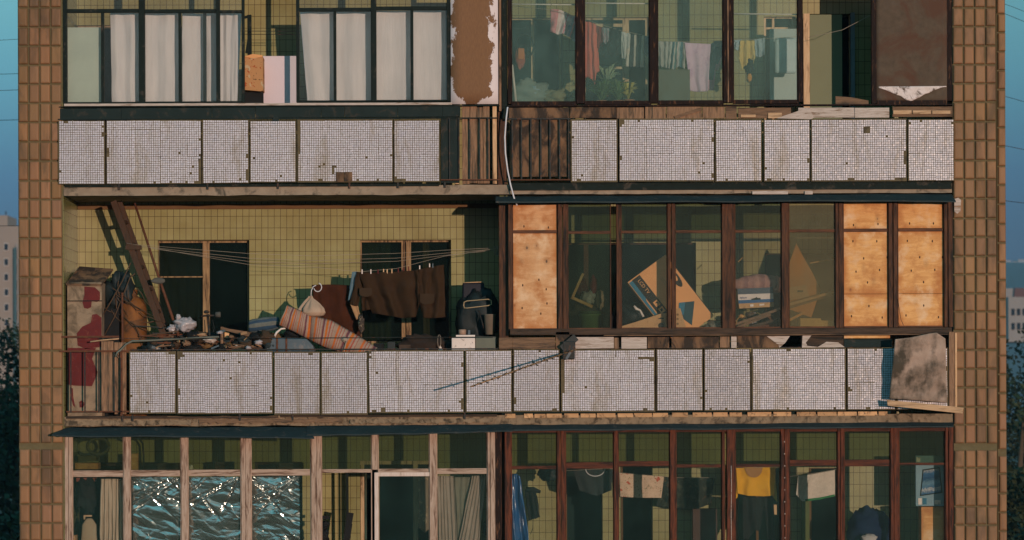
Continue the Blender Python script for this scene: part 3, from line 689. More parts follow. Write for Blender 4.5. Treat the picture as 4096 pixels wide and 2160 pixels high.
MB().prism([(1962,880),(1958,872),(1930,851),(1988,851),(1976,868)], .034, .044).build('torn_sheet', m_sill, B4)
MB().prism([(2020,850),(2042,850),(2028,868),(2032,876),(2058,879),(2080,866),(2110,868),(2126,880),(2018,881)], .03, .04).build('torn_sheet', m_sill, B4)
part(B4, 'apron_board', m_obrown_x, 2016, 851, 2130, 880, .05, .06)
MB().tube([P(1712-260,856,.02),P(1716,880,.02)], .01) if False else None
panel(B4, 1292, 880, 1408, 1037, [(1290,1000,1298,1020)], grime=.93)
panel(B4, 1411.5, 881, 1648.5, 1038.5, [(1408,880,1420,902),(1410,905,1418,990),(1411,882,1490,886),(1472,915,1490,920),(1605,902,1648,907),(1636,905,1648,915)], grime=.95, label='mosaic panel with rust streaks and a ragged left edge')
panel(B4, 1652, 881.5, 1768.5, 1037, (), grime=.84); panel(B4, 1772, 881.5, 1888, 1038, (), grime=.84)
panel(B4, 1891, 881, 2128.5, 1038.5)
panel(B4, 2132, 882, 2252, 1038, (), grime=.9)
part(B4, 'handrail', m_iron, 1290, 877.5, 2250, 880, .05, .08)
for i, (a, b) in enumerate(((1270,1296),(1318,1340),(1344,1372),(1374,1413),(1419,1455),(1460,1498),(1551-50,1548),(1553,1592),(1594,1640),(1642,1680),(1690,1730),(1742,1790),(1794,1830),(1835,1866),(1880,1940),(1945,1990),(2004,2052),(2056,2104),(2107,2155),(2158,2206),(2210,2232))):
    mb = MB(); k = rnd.gauss(1,.12); mb.t = (k,k*.98,k*.95); mb.pbox(a, 1041.5+rnd.uniform(0,1), b, 1052.5, .035+rnd.uniform(0,.01), .09); mb.build('brick', m_brickp, B4, bevel=.003)
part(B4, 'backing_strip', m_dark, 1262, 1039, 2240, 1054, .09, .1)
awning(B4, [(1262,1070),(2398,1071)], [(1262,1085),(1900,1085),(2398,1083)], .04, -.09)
part(B4, 'corner_post', m_plank, 2388, 843, 2402, 1036, .0, .05); part(B4, 'corner_post', m_pale, 2403, 846, 2408, 1038, .012, .05)
# ---- lower left balcony
B5 = thing('glazed_balcony', 'glazed balcony of flaking pale wooden frames with crumpled foil in its panes', 'balcony', P(700, 1620, .1))
for a, b in ((161,170),(171,179),(310,325),(454,470),(605,616),(616.5,629),(781,794),(794.5,806),(1225,1231),(1232,1244)): part(B5, 'post', m_cream, a, 1088, b, 1440, .05+rnd.uniform(0,.006), .14, .004)
part(B5, 'post', m_dbrown, 1244.5, 1084, 1259, 1440, .06, .16)
part(B5, 'post', m_cream, 1079, 1088, 1096, 1440, .052, .14, .004); part(B5, 'post', m_cream, 934, 1088, 949, 1180, .06, .14, .004)
def bay5(a, b, lower, upper, t=(1177,1193)): return bay(B5, a, b, 1086, 1440, t, m_cream, m_cream_x, lower, upper, .08, 2.5, .045)
bay5(179,310,g_clear,g_dull); bay5(325,454,g_clear,g_dull); bay5(470,605,g_clear,g_dull); bay5(629,781,g_clear,g_dull); bay5(806,934,None,g_dull,(1178,1187)); bay5(949,1079,None,g_dull,(1178,1187)); bay5(1096,1225,g_clear,g_dull,(1178,1192))
m_whitepaint = wood('white_sash_paint', (.62,.55,.52), (.48,.38,.32), 'z', dirt=((.2,.12,.08), .12, 6))
bay(B5, 940, 1090, 1187, 1440, None, m_whitepaint, m_whitepaint, g_clear, None, .06, 10, .03, bot=6)
# ---- lower right balcony
B6 = thing('glazed_balcony', 'glazed balcony of red brown frames with a yellow shirt hanging inside', 'balcony', P(1850, 1620, .1))
for a, b in ((1268,1284),(1400,1409),(1410,1420),(1543,1553),(1684,1698),(1815,1822),(1827,1847),(1963,1971),(1972,1983),(2106,2112),(2113,2121),(2239,2247),(2247.5,2259),(2377,2384),(2386,2397)): part(B6, 'post', m_red, a, 1082, b, 1440, .055+rnd.uniform(0,.006), .15, .004)
def bay6(a, b, t=(1168,1180), lower=g_clear): return bay(B6, a, b, 1084, 1440, t, m_red, m_red_x, lower, g_dull, .085, 2.5, .045, bot=4)
for a, b, t in ((1284,1400,(1173,1181)),(1420,1543,(1165,1181)),(1553,1684,(1163,1176)),(1698,1815,(1172,1180)),(1847,1963,(1172,1180)),(1983,2106,(1163,1178)),(2121,2239,(1163,1180)),(2259,2377,(1172,1178))): bay6(a, b, t)
part(B6, 'top_rail', m_red_x, 1284, 1083, 2386, 1091, .07, .14)
for i in range(9): MB().blob(P(1972+rnd.uniform(-.6,.6), 1117+i*30.2, .052), .008, .004, .008, .2, 2, i, 10, 6).build('paint_drip', m_sill, B6)
MB().tube([P(1838,1176,.05),P(1838.5,1230,.05),P(1837,1300,.05),P(1838,1440,.05)], .004).build('foam_bead', m_sill, B6)
for r_, a, b in ((B5,161,1259),(B6,1268,2397)): part(r_, 'parapet', m_conc, a, 1440, b, 1624, .03, .1); part(r_, 'sill_board', m_plank_x, a, 1434, b, 1441, .0, .15)
# ------------------------------------------------------------------ sky, sun, ground, far things
SUN_EL, SUN_AZ = R(2.0), R(22)
w = bpy.data.worlds.new('World'); S.world = w; w.use_nodes = True
t = w.node_tree; bg = t.nodes['Background']
sky = t.nodes.new('ShaderNodeTexSky'); sky.sky_type = 'NISHITA'; sky.sun_disc = False
sky.sun_elevation = SUN_EL; sky.sun_rotation = math.pi - SUN_AZ
tc = t.nodes.new('ShaderNodeTexCoord'); sp = t.nodes.new('ShaderNodeSeparateXYZ'); t.links.new(tc.outputs['Generated'], sp.inputs[0])
r = ramp(t, [(0.0,(.012,.045,.12)),(.05,(.016,.068,.17)),(.085,(.05,.18,.34)),(.125,(.115,.39,.52)),(.17,(.19,.56,.63)),(.32,(.11,.46,.58)),(1.0,(.04,.32,.44))])
t.links.new(sp.outputs[2], r.inputs[0])
# the quarter of the sky where the sun is setting is paler and brighter down to the horizon
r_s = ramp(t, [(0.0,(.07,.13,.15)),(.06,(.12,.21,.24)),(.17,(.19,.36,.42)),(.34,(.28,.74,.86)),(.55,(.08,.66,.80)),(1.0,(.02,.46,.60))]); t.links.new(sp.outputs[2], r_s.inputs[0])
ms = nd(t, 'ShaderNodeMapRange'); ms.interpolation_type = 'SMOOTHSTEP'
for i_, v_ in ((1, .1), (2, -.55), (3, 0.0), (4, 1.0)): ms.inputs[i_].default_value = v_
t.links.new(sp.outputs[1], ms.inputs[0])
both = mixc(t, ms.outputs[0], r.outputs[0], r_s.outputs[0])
dt = nd(t, 'ShaderNodeVectorMath', operation='DOT_PRODUCT'); dt.inputs[1].default_value = (math.sin(SUN_AZ), -math.cos(SUN_AZ), .03); t.links.new(tc.outputs['Generated'], dt.inputs[0])
mg = nd(t, 'ShaderNodeMapRange'); mg.interpolation_type = 'SMOOTHSTEP'
for i_, v_ in ((1, .93), (2, 1.0), (3, 0.0), (4, 1.0)): mg.inputs[i_].default_value = v_
t.links.new(dt.outputs['Value'], mg.inputs[0])
# unseen pale clouds on the sunset side, added to give the foil white highlights
cl = nd(t, 'ShaderNodeTexNoise', Scale=5.5, Detail=7, Roughness=.6, Distortion=.6); cm = t.nodes.new('ShaderNodeMapping'); cm.inputs['Scale'].default_value = (1,1,2.6); t.links.new(tc.outputs['Generated'], cm.inputs[0]); t.links.new(cm.outputs[0], cl.inputs['Vector'])
cr = ramp(t, [(.55,(0,0,0)),(.66,(1,1,1))]); t.links.new(cl.outputs['Fac'], cr.inputs[0])
ch = ramp(t, [(.06,(0,0,0)),(.16,(1,1,1)),(.75,(1,1,1)),(.9,(0,0,0))]); t.links.new(sp.outputs[2], ch.inputs[0])
c1 = nd(t, 'ShaderNodeMath', operation='MULTIPLY'); t.links.new(cr.outputs[0], c1.inputs[0]); t.links.new(ch.outputs[0], c1.inputs[1])
c2 = nd(t, 'ShaderNodeMath', operation='MULTIPLY'); t.links.new(c1.outputs[0], c2.inputs[0]); t.links.new(ms.outputs[0], c2.inputs[1])
both = mixc(t, c2.outputs[0], both, (.66,.78,.84))
both = mixc(t, mg.outputs[0], both, (.62, .66, .58))
mx_ = nd(t, 'ShaderNodeMapRange')
for i_, v_ in ((1, -.2), (2, .24), (3, 1.0), (4, .74)): mx_.inputs[i_].default_value = v_
t.links.new(sp.outputs[0], mx_.inputs[0])
both = mixc(t, 1.0, both, mx_.outputs[0], 'MULTIPLY')
k = nd(t, 'ShaderNodeVectorMath', operation='SCALE'); k.inputs['Scale'].default_value = 10.0; t.links.new(both, k.inputs[0])
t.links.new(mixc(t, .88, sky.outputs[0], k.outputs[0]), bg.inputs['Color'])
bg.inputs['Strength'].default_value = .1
sl = bpy.data.lights.new('Sun', 'SUN'); sl.energy = 3.0; sl.angle = R(.5); sl.color = (1, .70, .54)
so = bpy.data.objects.new('sun', sl); COL.objects.link(so); so.location = (30, -60, 40)
d = Vector((-math.sin(SUN_AZ)*math.cos(SUN_EL), math.cos(SUN_AZ)*math.cos(SUN_EL), -math.sin(SUN_EL)))
so.rotation_euler = d.to_track_quat('-Z', 'Y').to_euler()
cam = bpy.data.cameras.new('camera'); co = bpy.data.objects.new('camera', cam); COL.objects.link(co); S.camera = co
co.location = (0, -D, CZ); co.rotation_euler = (R(90), ROLL*1.0, 0)
cam.dof.use_dof = True; cam.dof.focus_distance = 30.2; cam.dof.aperture_fstop = 2.8; cam.sensor_width = 36; cam.lens = 36*D*F/2576; cam.clip_end = 9000
cam.shift_x = (1288-CU)/2576; cam.shift_y = (CV-679)/2576
S.view_settings.view_transform = 'Standard'; S.view_settings.look = 'None'; S.view_settings.exposure = 0; S.view_settings.gamma = 1
S.cycles.max_bounces = 10; S.cycles.transparent_max_bounces = 16
# ground out to the horizon
mb = MB(); N = 30
def gnd(a, b):
    return Vector((-4000+8000*a, -1500+7500*b, -.2 + 0*a))
mb.grid(gnd, N, N, uvs=False)
tag(mb.build('ground', M('dark_turf', (.035,.045,.02), (.02,.03,.015), rough=1, scale=.05, bump=0)), 'dark grassy ground far below the balconies', None, kind='structure')
mb = MB()
def hill(a, b):
    x = -1600 + 3200*a; y = 1500 + 900*b
    h = (119 + 6*mnoise.noise(Vector((x*.003, 1.5, 0))) + 3*mnoise.noise(Vector((x*.02, 4.5, 0))))*math.sin(min(1, b*1.25)*math.pi/2)
    return Vector((x, y, h + CZ - 3))
mb.grid(hill, 160, 12, uvs=False)
tag(mb.build('hills', M('far_forest', (.03,.045,.03), (.018,.03,.022), rough=1, scale=.02, bump=0)), 'dark wooded hillside on the horizon beyond the tower', None, kind='structure')
m_far = M('far_plaster', (.27,.215,.18), (.23,.185,.155), rough=.9, scale=.2, bump=0)
m_farw = M('far_white_plaster', (.24,.22,.21), (.20,.185,.18), rough=.9, scale=.2, bump=0)
m_fardark = M('far_window_glass', (.012,.016,.022), rough=.95, spec=0, scale=1, bump=0)
m_farframe = M('far_window_frame', (.45,.42,.40), rough=.8, bump=0)
m_farroof = M('far_roof', (.11,.045,.03), (.09,.035,.025), rough=.9, bump=0)
# tower block at the far left
Y = 450.
b = thing('tower_block', 'pale beige tower block with small windows, far off left behind trees', 'building', P(20, 1100, Y)); b.location.z = 0
mb = MB(); mb.pbox(-260, 560, 50, 1230, Y, Y+14); mb.build('wall', m_far, b)
MB().pbox(-260, 533, 22, 560, Y+2, Y+12).build('roof_house', m_far, b)
MB().pbox(37, 614, 41, 1230, Y-1.4, Y).build('loggia', M('far_teal', (.06,.12,.13), rough=.8, bump=0), b)
MB().tube([P(18,533,Y+3), P(18,523,Y+3)], .12).build('mast', m_iron, b)
for i in range(7):
    v = 604 + i*38
    for u in (-175,-130,-84,-36,18):
        f = MB().pbox(u-6, v-1, u+6, v+19, Y-.1, Y+.1).build('window_frame', m_farframe, b); MB().pbox(u-4.5, v+1, u+4.5, v+17, Y-.16, Y-.12).build('pane', m_fardark, f)
    MB().pbox(41.5, v+2, 47, v+17, Y-.5, Y-.1).build('balcony_front', m_farw, b)
# far right: white block on the slope, house with red roof
Y = 420.
b = thing('school_building', 'low white building with a row of dark windows among trees at the far right edge', 'building', P(2600, 985, Y)); b.location.z = 0
MB().pbox(2538, 757, 2760, 870, Y, Y+15).build('wall', m_farw, b)
for u in range(2546, 2750, 14):
    for v in (786, 822): MB().pbox(u, v, u+8, v+17, Y-.1, Y+.05).build('window', m_fardark, b)
Y = 640.
b = thing('red_roofed_house', 'small house with a red roof on the far slope above the white building', 'house', P(2555, 985, Y)); b.location.z = 0
MB().pbox(2530, 735, 2580, 800, Y, Y+12).build('wall', m_farw, b); MB().prism([(2553,757),(2555,734),(2578,734),(2583,757)], Y-.8, Y+13).build('roof', m_farroof, b)
Y = 2235.
for i, (u0, u1, v0) in enumerate(((2520,2546,664),(2549,2560,667),(2563,2582,662),(2590,2640,666),(-40,-8,664))):
    o = MB().pbox(u0, v0, u1, 690, Y, Y+20).build('distant_block', m_farw); o.location.z -= 0
    tag(o, 'tiny pale apartment block on the hazy hillside by the skyline' , 'building', 'apartment blocks on the far hillside')
hz = MB(); hz.box(-1900, 1900, -60, 2460, -1.3, 150)
m_hz = bpy.data.materials.new('evening_air'); m_hz.use_nodes = True; th_ = m_hz.node_tree; th_.nodes.remove(th_.nodes['Principled BSDF'])
vol = nd(th_, 'ShaderNodeVolumePrincipled', Density=.00022, Anisotropy=0.0); vol.inputs['Color'].default_value = (.45,.72,1.0,1)
th_.links.new(vol.outputs[0], th_.nodes['Material Output'].inputs['Volume'])
tag(hz.build('haze', m_hz), 'thin blue evening air between the tower and the far hills', None, kind='stuff')
# trees
m_bark = M('tree_bark', (.08,.055,.035), rough=.95, scale=8); m_leaf = M('dark_leaves', (.022,.034,.013), (.013,.022,.010), rough=.7, scale=.8, bump=0, tint=True)
def tree(u, v, y, rad, seed, label):
    top = P(u, v, y); r2 = random.Random(seed)
    o = thing('tree', label, 'tree', (top.x, y, 0), 'trees below the tower')
    mb = MB(); base = Vector((top.x, y, 0)); mb.tube([base, base+Vector((.2,0,top.z*.35)), base+Vector((-.1,.2,top.z*.7)), base+Vector((.1,0,top.z*.93))], [.32,.24,.15,.04], 8)
    for i in range(7):
        a = r2.uniform(0, 6.28); z = top.z*r2.uniform(.35,.75); L = rad*r2.uniform(.5,.9)
        mb.tube([base+Vector((0,0,z)), base+Vector((math.cos(a)*L*.5, math.sin(a)*L*.5, z+L*.35)), base+Vector((math.cos(a)*L, math.sin(a)*L, z+L*.8))], [.1,.06,.02], 5)
    mb.build('trunk', m_bark, o)
    mb = MB(); cz = top.z - rad*1.25
    for c in range(46):
        while True:
            d = Vector((r2.uniform(-1,1), r2.uniform(-1,1), r2.uniform(-1,1)))
            if .25 < d.length < 1: break
        c0 = Vector((top.x + d.x*rad*.9, y + d.y*rad*.9, cz + d.z*rad*1.15)); cr = rad*r2.uniform(.2,.36); k = r2.uniform(.6,1.35); 
        for l in range(110):
            q = Vector((r2.gauss(0,1), r2.gauss(0,1), r2.gauss(0,1))).normalized()*cr*r2.uniform(.5,1.05) + c0
            n = Vector((r2.gauss(0,1), r2.gauss(0,1), r2.gauss(0,1))).normalized(); a = n.orthogonal().normalized(); bb = n.cross(a); s = r2.uniform(.07,.14)
            kk = k*r2.uniform(.75,1.25); mb.t = (kk, kk, kk); i0 = len(mb.v)
            mb.v += [q - a*s*.6, q - bb*s, q + a*s*.6, q + bb*s]; mb.face((i0,i0+1,i0+2,i0+3))
    mb.build('crown', m_leaf, o)
tree(14, 812, 62, 2.6, 1, 'dark leafy tree hiding the foot of the pale tower block')
tree(-30, 792, 78, 3.0, 2, 'tall dark tree at the left edge in front of the pale tower block')
tree(36, 1010, 40, 2.2, 3, 'lower dark tree at the left beside the tiled pier')
tree(20, 1230, 30, 2.4, 31, 'lowest dark tree down at the left, closest to the tiled pier')
tree(2585, 800, 75, 3.2, 4, 'dark leafy tree under the white building at the right edge')
tree(2566, 980, 48, 2.6, 5, 'dark tree at the right beside the tiled pier, below the tall one')
tree(2560, 1190, 32, 2.3, 6, 'lowest green tree at the right near the bottom tiles')
tree(2600, 1330, 26, 2.0, 7, 'bushy tree at the bottom right corner behind the pier')
# overhead lines crossing behind the tower
for i, (vl, vr, sl_, sr_) in enumerate(((92,26,.06,.38),(178,51,.03,.4),(219,257,.03,.28),(294,380,.02,.2),(560,517,.0,.12))):
    Y = 18+i*3
    mb = MB(); pts = [P(u, v, Y) for u, v in ((-400, vl+sl_*425),(-150,vl+sl_*175),(25,vl),(160,vl-sl_*120),(1288,min(vl,vr)-30),(2420,vr-sr_*130),(2552,vr),(2750,vr+sr_*210),(3000,vr+sr_*470))]
    mb.tube(pts, .0045+.0008*i, 5)
    tag(mb.build('power_line', m_iron), 'thin dark overhead line in the sky, %s of five' % ('topmost','second from the top','middle one','second from the bottom','lowest')[i], 'power line', 'overhead lines behind the tower')
# ------------------------------------------------------------------ loose things
def cloth(name, col, col2=None, **k): return M(name, col, col2, rough=.92, scale=6, bump=.35, bscale=180, spec=.08, **k)
m_curtain = M('white_voile', (.64,.63,.655), (.53,.53,.57), rough=.92, scale=2.2, stretch=(7,7,1), contrast=.6, bump=1.0, bscale=2.6, bstretch=(9,9,1.1), spec=.05, trans=.1)
m_lace = cloth('grey_lace', (.46,.40,.34), (.32,.28,.23), trans=.3)
m_cardboard = M('brown_cardboard', (.66,.33,.14), (.58,.28,.115), rough=.85, scale=4, stretch=(1,1,6), bump=.2, bscale=30)
m_card2 = M('dull_cardboard', (.46,.29,.15), (.38,.22,.105), rough=.9, scale=5, dirt=((.2,.12,.07), .2, 7))
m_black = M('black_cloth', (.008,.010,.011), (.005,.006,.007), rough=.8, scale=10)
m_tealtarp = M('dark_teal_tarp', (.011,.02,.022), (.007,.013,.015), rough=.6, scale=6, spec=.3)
m_white = M('chipped_white_enamel', (.66,.60,.57), (.58,.50,.46), rough=.5, scale=5, dirt=((.05,.035,.03), .06, 16))
m_plastic = M('milky_plastic_bag', (.50,.48,.50), (.38,.36,.40), rough=.3, scale=8, bump=.6, bscale=20, trans=.25, spec=.5)
m_bluegrey = M('blue_grey_paint', (.075,.11,.135), (.05,.075,.095), rough=.5, scale=6, dirt=((.16,.15,.15), .16, 9))
m_zinc = M('dull_zinc', (.085,.085,.075), (.05,.05,.045), rough=.7, scale=9)
m_cord = M('pale_cord', (.36,.30,.24), rough=.9, bump=0)
m_gold = M('dry_stalk', (.40,.22,.07), rough=.8, bump=0)
def one(mb, name, mat, label, cat, group=None, **k): return tag(mb.build(name, mat, None, **k), label, cat, group)
def root(name, label, cat, u, v, y, group=None): return thing(name, label, cat, P(u, v, y), group)
# ---- curtains and boards of the upper left flat
for i, (tp, bt, f, lab) in enumerate((([(284,26),(355,27),(456,27)],[(286,252),(355,252),(456,253)],4.5,'white curtain panel left of the dark gap, crossed by a creased sagging fold'),
        ([(465,29),(553,29)],[(464,253),(552,253)],1.5,'greyish white curtain panel in shade, just left of the narrowest curtain'),
        ([(557,28),(614,30)],[(558,253),(602,253)],2.5,'narrowest white curtain, hanging beside the open bay with the floral box'),
        ([(761,27),(850,26),(950,26),(1131,26)],[(778,253),(850,253),(950,253),(1131,253)],6,'wide white curtain filling the four panes beside the peeling board'))):
    mb = MB(); drape(mb, tp, bt, .24 if i != 1 else .3, .014, f*.9, i+1, 110, 40, grow=False, sharp=1.2)
    one(mb, 'curtain', m_curtain, lab, 'curtain', 'white curtains in the upper left balcony', solid=.002)
one(MB().pbox(175, 62, 261, 258, .2, .215), 'board', M('pale_green_board', (.40,.47,.42), (.31,.38,.34), rough=.6, scale=2.2), 'pale greenish board leaning behind the first pane of the upper left balcony', 'board', bevel=.002)
one(MB().pbox(517, 24, 525, 258, .21, .24), 'batten', m_dgreen, 'dark upright strip standing in for the gap in the greyish curtain', 'batten')  # dark strip painted in for the dark gap in the curtain
o = root('cardboard_box', 'floral patterned brown cardboard box beside the white board in the open bay', 'box', 645, 225, .3)
MB().prism([(619,139),(640,136),(642,141),(667,138),(667,224),(660,226),(619,222)], .24, .5).build('carton', spots('printed_carton', (.40,.21,.095), [((.05,.035,.02),15,.14),((.30,.06,.02),12,.2),((.42,.32,.20),8,.26)]), o, bevel=.003)
MB().prism([(620,138),(642,132),(666,135),(666,139),(641,143)], .23, .25).build('flap', m_cardboard, o)
MB().prism([(619,228),(668,228),(668,262),(619,262)], .35, .37).build('tray', m_black, o)
one(MB().pbox(667.5, 137.5, 754, 262, .5, .52), 'board', M('pinkish_white_board', (.58,.52,.58), (.54,.48,.54), rough=.6, scale=2), 'clean pinkish white board standing in the open bay', 'board', bevel=.003)
mb = MB(); mb.beam(P(634,258,.5), P(634,34,.5), .05, .04); mb.beam(P(622,40,.5), P(638,36,.5), .03, .03); mb.beam(P(626,130,.48), P(636,70,.48), .03, .03)
one(mb, 'stand', m_dgreen, 'dark upright stand with a hooked top behind the floral box', 'stand')
mb = MB(); mb.tube([P(600,74,.4), P(690,75,.4), P(762,76,.4)], .004, 5); one(mb, 'clothesline', m_iron, 'upper thin dark line stretched empty across the open bay', 'clothesline')
mb = MB(); mb.tube([P(600,82,.45), P(690,83,.45), P(762,84,.45)], .004, 5); one(mb, 'clothesline', m_iron, 'lower thin dark line stretched empty across the open bay', 'clothesline')
# ---- laundry of the upper right flat
LG = 'laundry behind the glass of the upper right balcony'
def wash(name, cat, label, mat, top, bot, y=.38, amp=.02, folds=3, seed=0, group=LG, nu=36, nv=30, **k):
    mb = MB(); drape(mb, top, bot, y, amp, folds, seed, nu, nv, **k)
    return one(mb, name, mat, label, cat, group, solid=.006)
for k_, (pts, yy, lab) in enumerate(((((1284,14),(1390,26),(1456,44)),.36,'thin line carrying the pink and white cloth'), (((1456,40),(1510,62),(1570,80),(1642,96)),.38,'thin sagging line carrying the red towel and black garment'), (((1650,106),(1730,109),(1826,107)),.38,'thin line carrying the lilac towel'), (((1840,104),(1900,104),(2016,98)),.4,'thin line carrying the yellow shirt'))):
    mb = MB(); mb.tube([P(a, b, yy) for a, b in pts], .003, 5); one(mb, 'clothesline', m_cord, lab, 'clothesline', 'clotheslines in the upper right balcony')
wash('blanket', 'blanket', 'bunched pink and white cloth with a red edge, leftmost on the line', uvmat('pink_white_cloth', [(0,(.62,.24,.28)),(.3,(.66,.50,.52)),(.42,(.62,.54,.56)),(.62,(.60,.22,.28)),(.68,(.60,.50,.54)),(.9,(.30,.32,.42))], 0, 1, wob=.1), [(1393,24),(1420,27),(1440,38),(1456,44)], [(1391,82),(1408,88),(1425,86),(1441,98)], amp=.035, folds=2.4, seed=1)
wash('towel', 'towel', 'blue grey cloth behind the pink and white one', cloth('blue_grey_cloth', (.22,.28,.36)), [(1436,38),(1456,44)], [(1436,92),(1456,112)], y=.42, seed=2, folds=1.3)
wash('towel', 'towel', 'long coral red towel hanging in a point', cloth('coral_towel', (.62,.15,.10), (.50,.10,.075)), [(1479,56),(1492,57),(1509,66)], [(1476,200),(1482,196),(1496,206),(1501,222),(1506,186),(1514,180)], amp=.03, folds=2.5, seed=3)
wash('shirt', 'shirt', 'small dark red garment next to the coral towel', cloth('dark_red_cloth', (.22,.04,.035)), [(1507,66),(1523,72)], [(1505,115),(1512,126),(1521,118)], seed=4, folds=1.5)
wash('shirt', 'shirt', 'thin grey and mauve striped garment beside the dark red one', uvmat('mauve_stripes', [(0,(.30,.32,.36)),(.4,(.42,.24,.30)),(.6,(.20,.26,.28))], 0, 3), [(1522,71),(1539,74)], [(1524,108),(1530,114),(1537,104)], y=.36, seed=5, folds=1.5)
wash('jacket', 'jacket', 'bunched black garment in the middle of the left line', m_black, [(1539,74),(1550,72),(1568,80)], [(1512,130),(1525,150),(1540,142),(1556,146),(1566,134)], amp=.035, folds=2.5, seed=6)
wash('shirt', 'shirt', 'pale grey shirt between the black garment and the striped trousers', cloth('pale_grey_cloth', (.50,.50,.50), (.38,.40,.40)), [(1569,82),(1576,84),(1590,87)], [(1570,148),(1578,152),(1583,126),(1589,124)], seed=7, folds=1.6)
wash('trousers', 'trousers', 'black and white striped trousers hung by the legs', uvmat('black_white_stripe', [(0,(.55,.50,.44)),(.14,(.03,.035,.04)),(.42,(.58,.52,.46)),(.56,(.03,.035,.04)),(.86,(.5,.46,.42))], 0, 1), [(1588,88),(1605,90),(1626,93)], [(1579,170),(1592,172),(1603,170),(1608,174),(1625,172)], amp=.014, seed=8, folds=2)
wash('cloth', 'cloth', 'dark blue cloth right of the striped trousers', cloth('dark_blue_cloth', (.05,.11,.20)), [(1627,93),(1641,96)], [(1627,138),(1634,146),(1641,142)], seed=9, folds=1.4)
wash('towel', 'towel', 'grey crumpled towel at the left of the lilac towel', cloth('grey_towel', (.42,.42,.40), (.30,.31,.31)), [(1655,107),(1680,108),(1698,109)], [(1661,168),(1678,174),(1690,177)], amp=.03, seed=10, folds=3)
wash('shirt', 'shirt', 'striped shirt of teal, grey and red between the grey and lilac towels', uvmat('teal_grey_stripe', [(0,(.07,.16,.20)),(.3,(.45,.42,.40)),(.5,(.16,.26,.27)),(.7,(.48,.42,.42)),(.85,(.28,.34,.36))], 0, 1.5), [(1698,109),(1712,109),(1730,110)], [(1690,174),(1700,179),(1714,170),(1728,178)], amp=.025, seed=11, folds=2.5)
wash('towel', 'towel', 'long lilac towel hanging low over the grey board', cloth('lilac_towel', (.62,.46,.60), (.54,.38,.52), dirt=((.42,.26,.40), .2, 7)), [(1728,111),(1760,113),(1794,115)], [(1741,233),(1765,235),(1786,233)], y=.36, amp=.014, seed=12, folds=2)
wash('shirt', 'shirt', 'dark blue shirt with a pink shoulder, right of the lilac towel', uvmat('blue_pink', [(0,(.45,.22,.32)),(.22,(.06,.12,.17)),(.6,(.07,.15,.19)),(.8,(.22,.27,.30))], 1, 1), [(1794,115),(1805,108),(1826,106)], [(1785,230),(1800,232),(1806,180),(1812,182),(1822,150)], y=.4, amp=.02, seed=13, folds=2)
wash('cloth', 'cloth', 'pale blue cloth left of the yellow shirt', cloth('pale_blue_cloth', (.40,.50,.58)), [(1853,106),(1871,104)], [(1850,126),(1862,132),(1868,120)], seed=14, folds=1.3, y=.4)
wash('shirt', 'shirt', 'pale yellow shirt hung by its hem behind the glass', cloth('pale_yellow_cloth', (.62,.46,.17), (.52,.38,.13)), [(1868,107),(1885,107),(1906,107)], [(1863,150),(1874,182),(1884,168),(1900,165),(1906,150)], y=.4, amp=.025, seed=15, folds=2.5)
wash('cloth', 'cloth', 'light blue cloth right of the yellow shirt', cloth('light_blue_cloth', (.36,.44,.50)), [(1904,104),(1930,100)], [(1906,146),(1918,150),(1928,142)], seed=16, folds=2, y=.4)
one(MB().blob(P(1890,172,.4), .055, .03, .09, .25, 3, 5), 'cloth', m_black, 'small dark bundle hanging under the yellow shirt', 'cloth', LG)
one(MB().blob(P(1891,200,.4), .03, .02, .05, .15, 3, 6), 'mitten', M('orange_wool', (.58,.25,.03), rough=.95), 'small orange mitten hanging lowest under the yellow shirt', 'mitten', LG)
one(MB().pbox(1660, 178.5, 1741, 262, .2, .215), 'board', M('grey_green_board', (.10,.105,.075), (.085,.09,.065), rough=.7, scale=2), 'flat grey green board standing below the lilac towel', 'board')
mb = MB(); mb.tube([P(1326+22*math.cos(a), 118+30*math.sin(a), .7) for a in [i*math.pi/14 for i in range(29)]], .011, 6); mb.tube([P(1322+13*math.cos(a), 130+17*math.sin(a), .68) for a in [i*math.pi/12 for i in range(25)]], .009, 6); mb.tube([P(1312+20*math.cos(a), 66+8*math.sin(a), .7) for a in [i*math.pi/12 for i in range(13)]], .008, 6)
one(mb, 'hose_coil', m_black, 'black hose coiled in loops on the wall at the far left pane', 'hose')
o = root('bag', 'small red bag hanging below the coiled hose', 'bag', 1316, 170, .6)
MB().blob(P(1314,148,.6), .06, .04, .12, .2, 2, 3).build('pouch', cloth('brick_red_cloth', (.36,.10,.07)), o); MB().pbox(1309, 122, 1325, 150, .55, .575).build('pocket', cloth('orange_cloth', (.55,.20,.07)), o, bevel=.01)
one(MB().tube([P(1294,164,.3), P(1303,256,.28)], .014), 'pipe', m_white, 'white plastic pipe leaning in the left corner behind the glass', 'pipe')
one(MB().blob(P(1335,240,.5), .24, .2, .17, .3, 2, 8, crease=.3), 'bedding', cloth('grey_bedding', (.20,.23,.20), (.12,.15,.135)), 'heap of grey bedding at the bottom of the leftmost large pane', 'bedding')
one(MB().blob(P(1345,229,.38), .08, .06, .05, .35, 2.5, 18, crease=.3), 'cloth', cloth('pale_blue_rag', (.26,.36,.42)), 'pale blue rag lying on the grey bedding heap', 'cloth')
one(MB().blob(P(1405,246,.45), .17, .12, .1, .3, 2, 28, crease=.3), 'sack', cloth('olive_sack', (.20,.19,.11)), 'slumped olive sack right of the bedding heap', 'sack')
m_ileaf = M('houseplant_leaf', (.06,.11,.035), (.03,.06,.022), rough=.5, scale=9, tint=True)
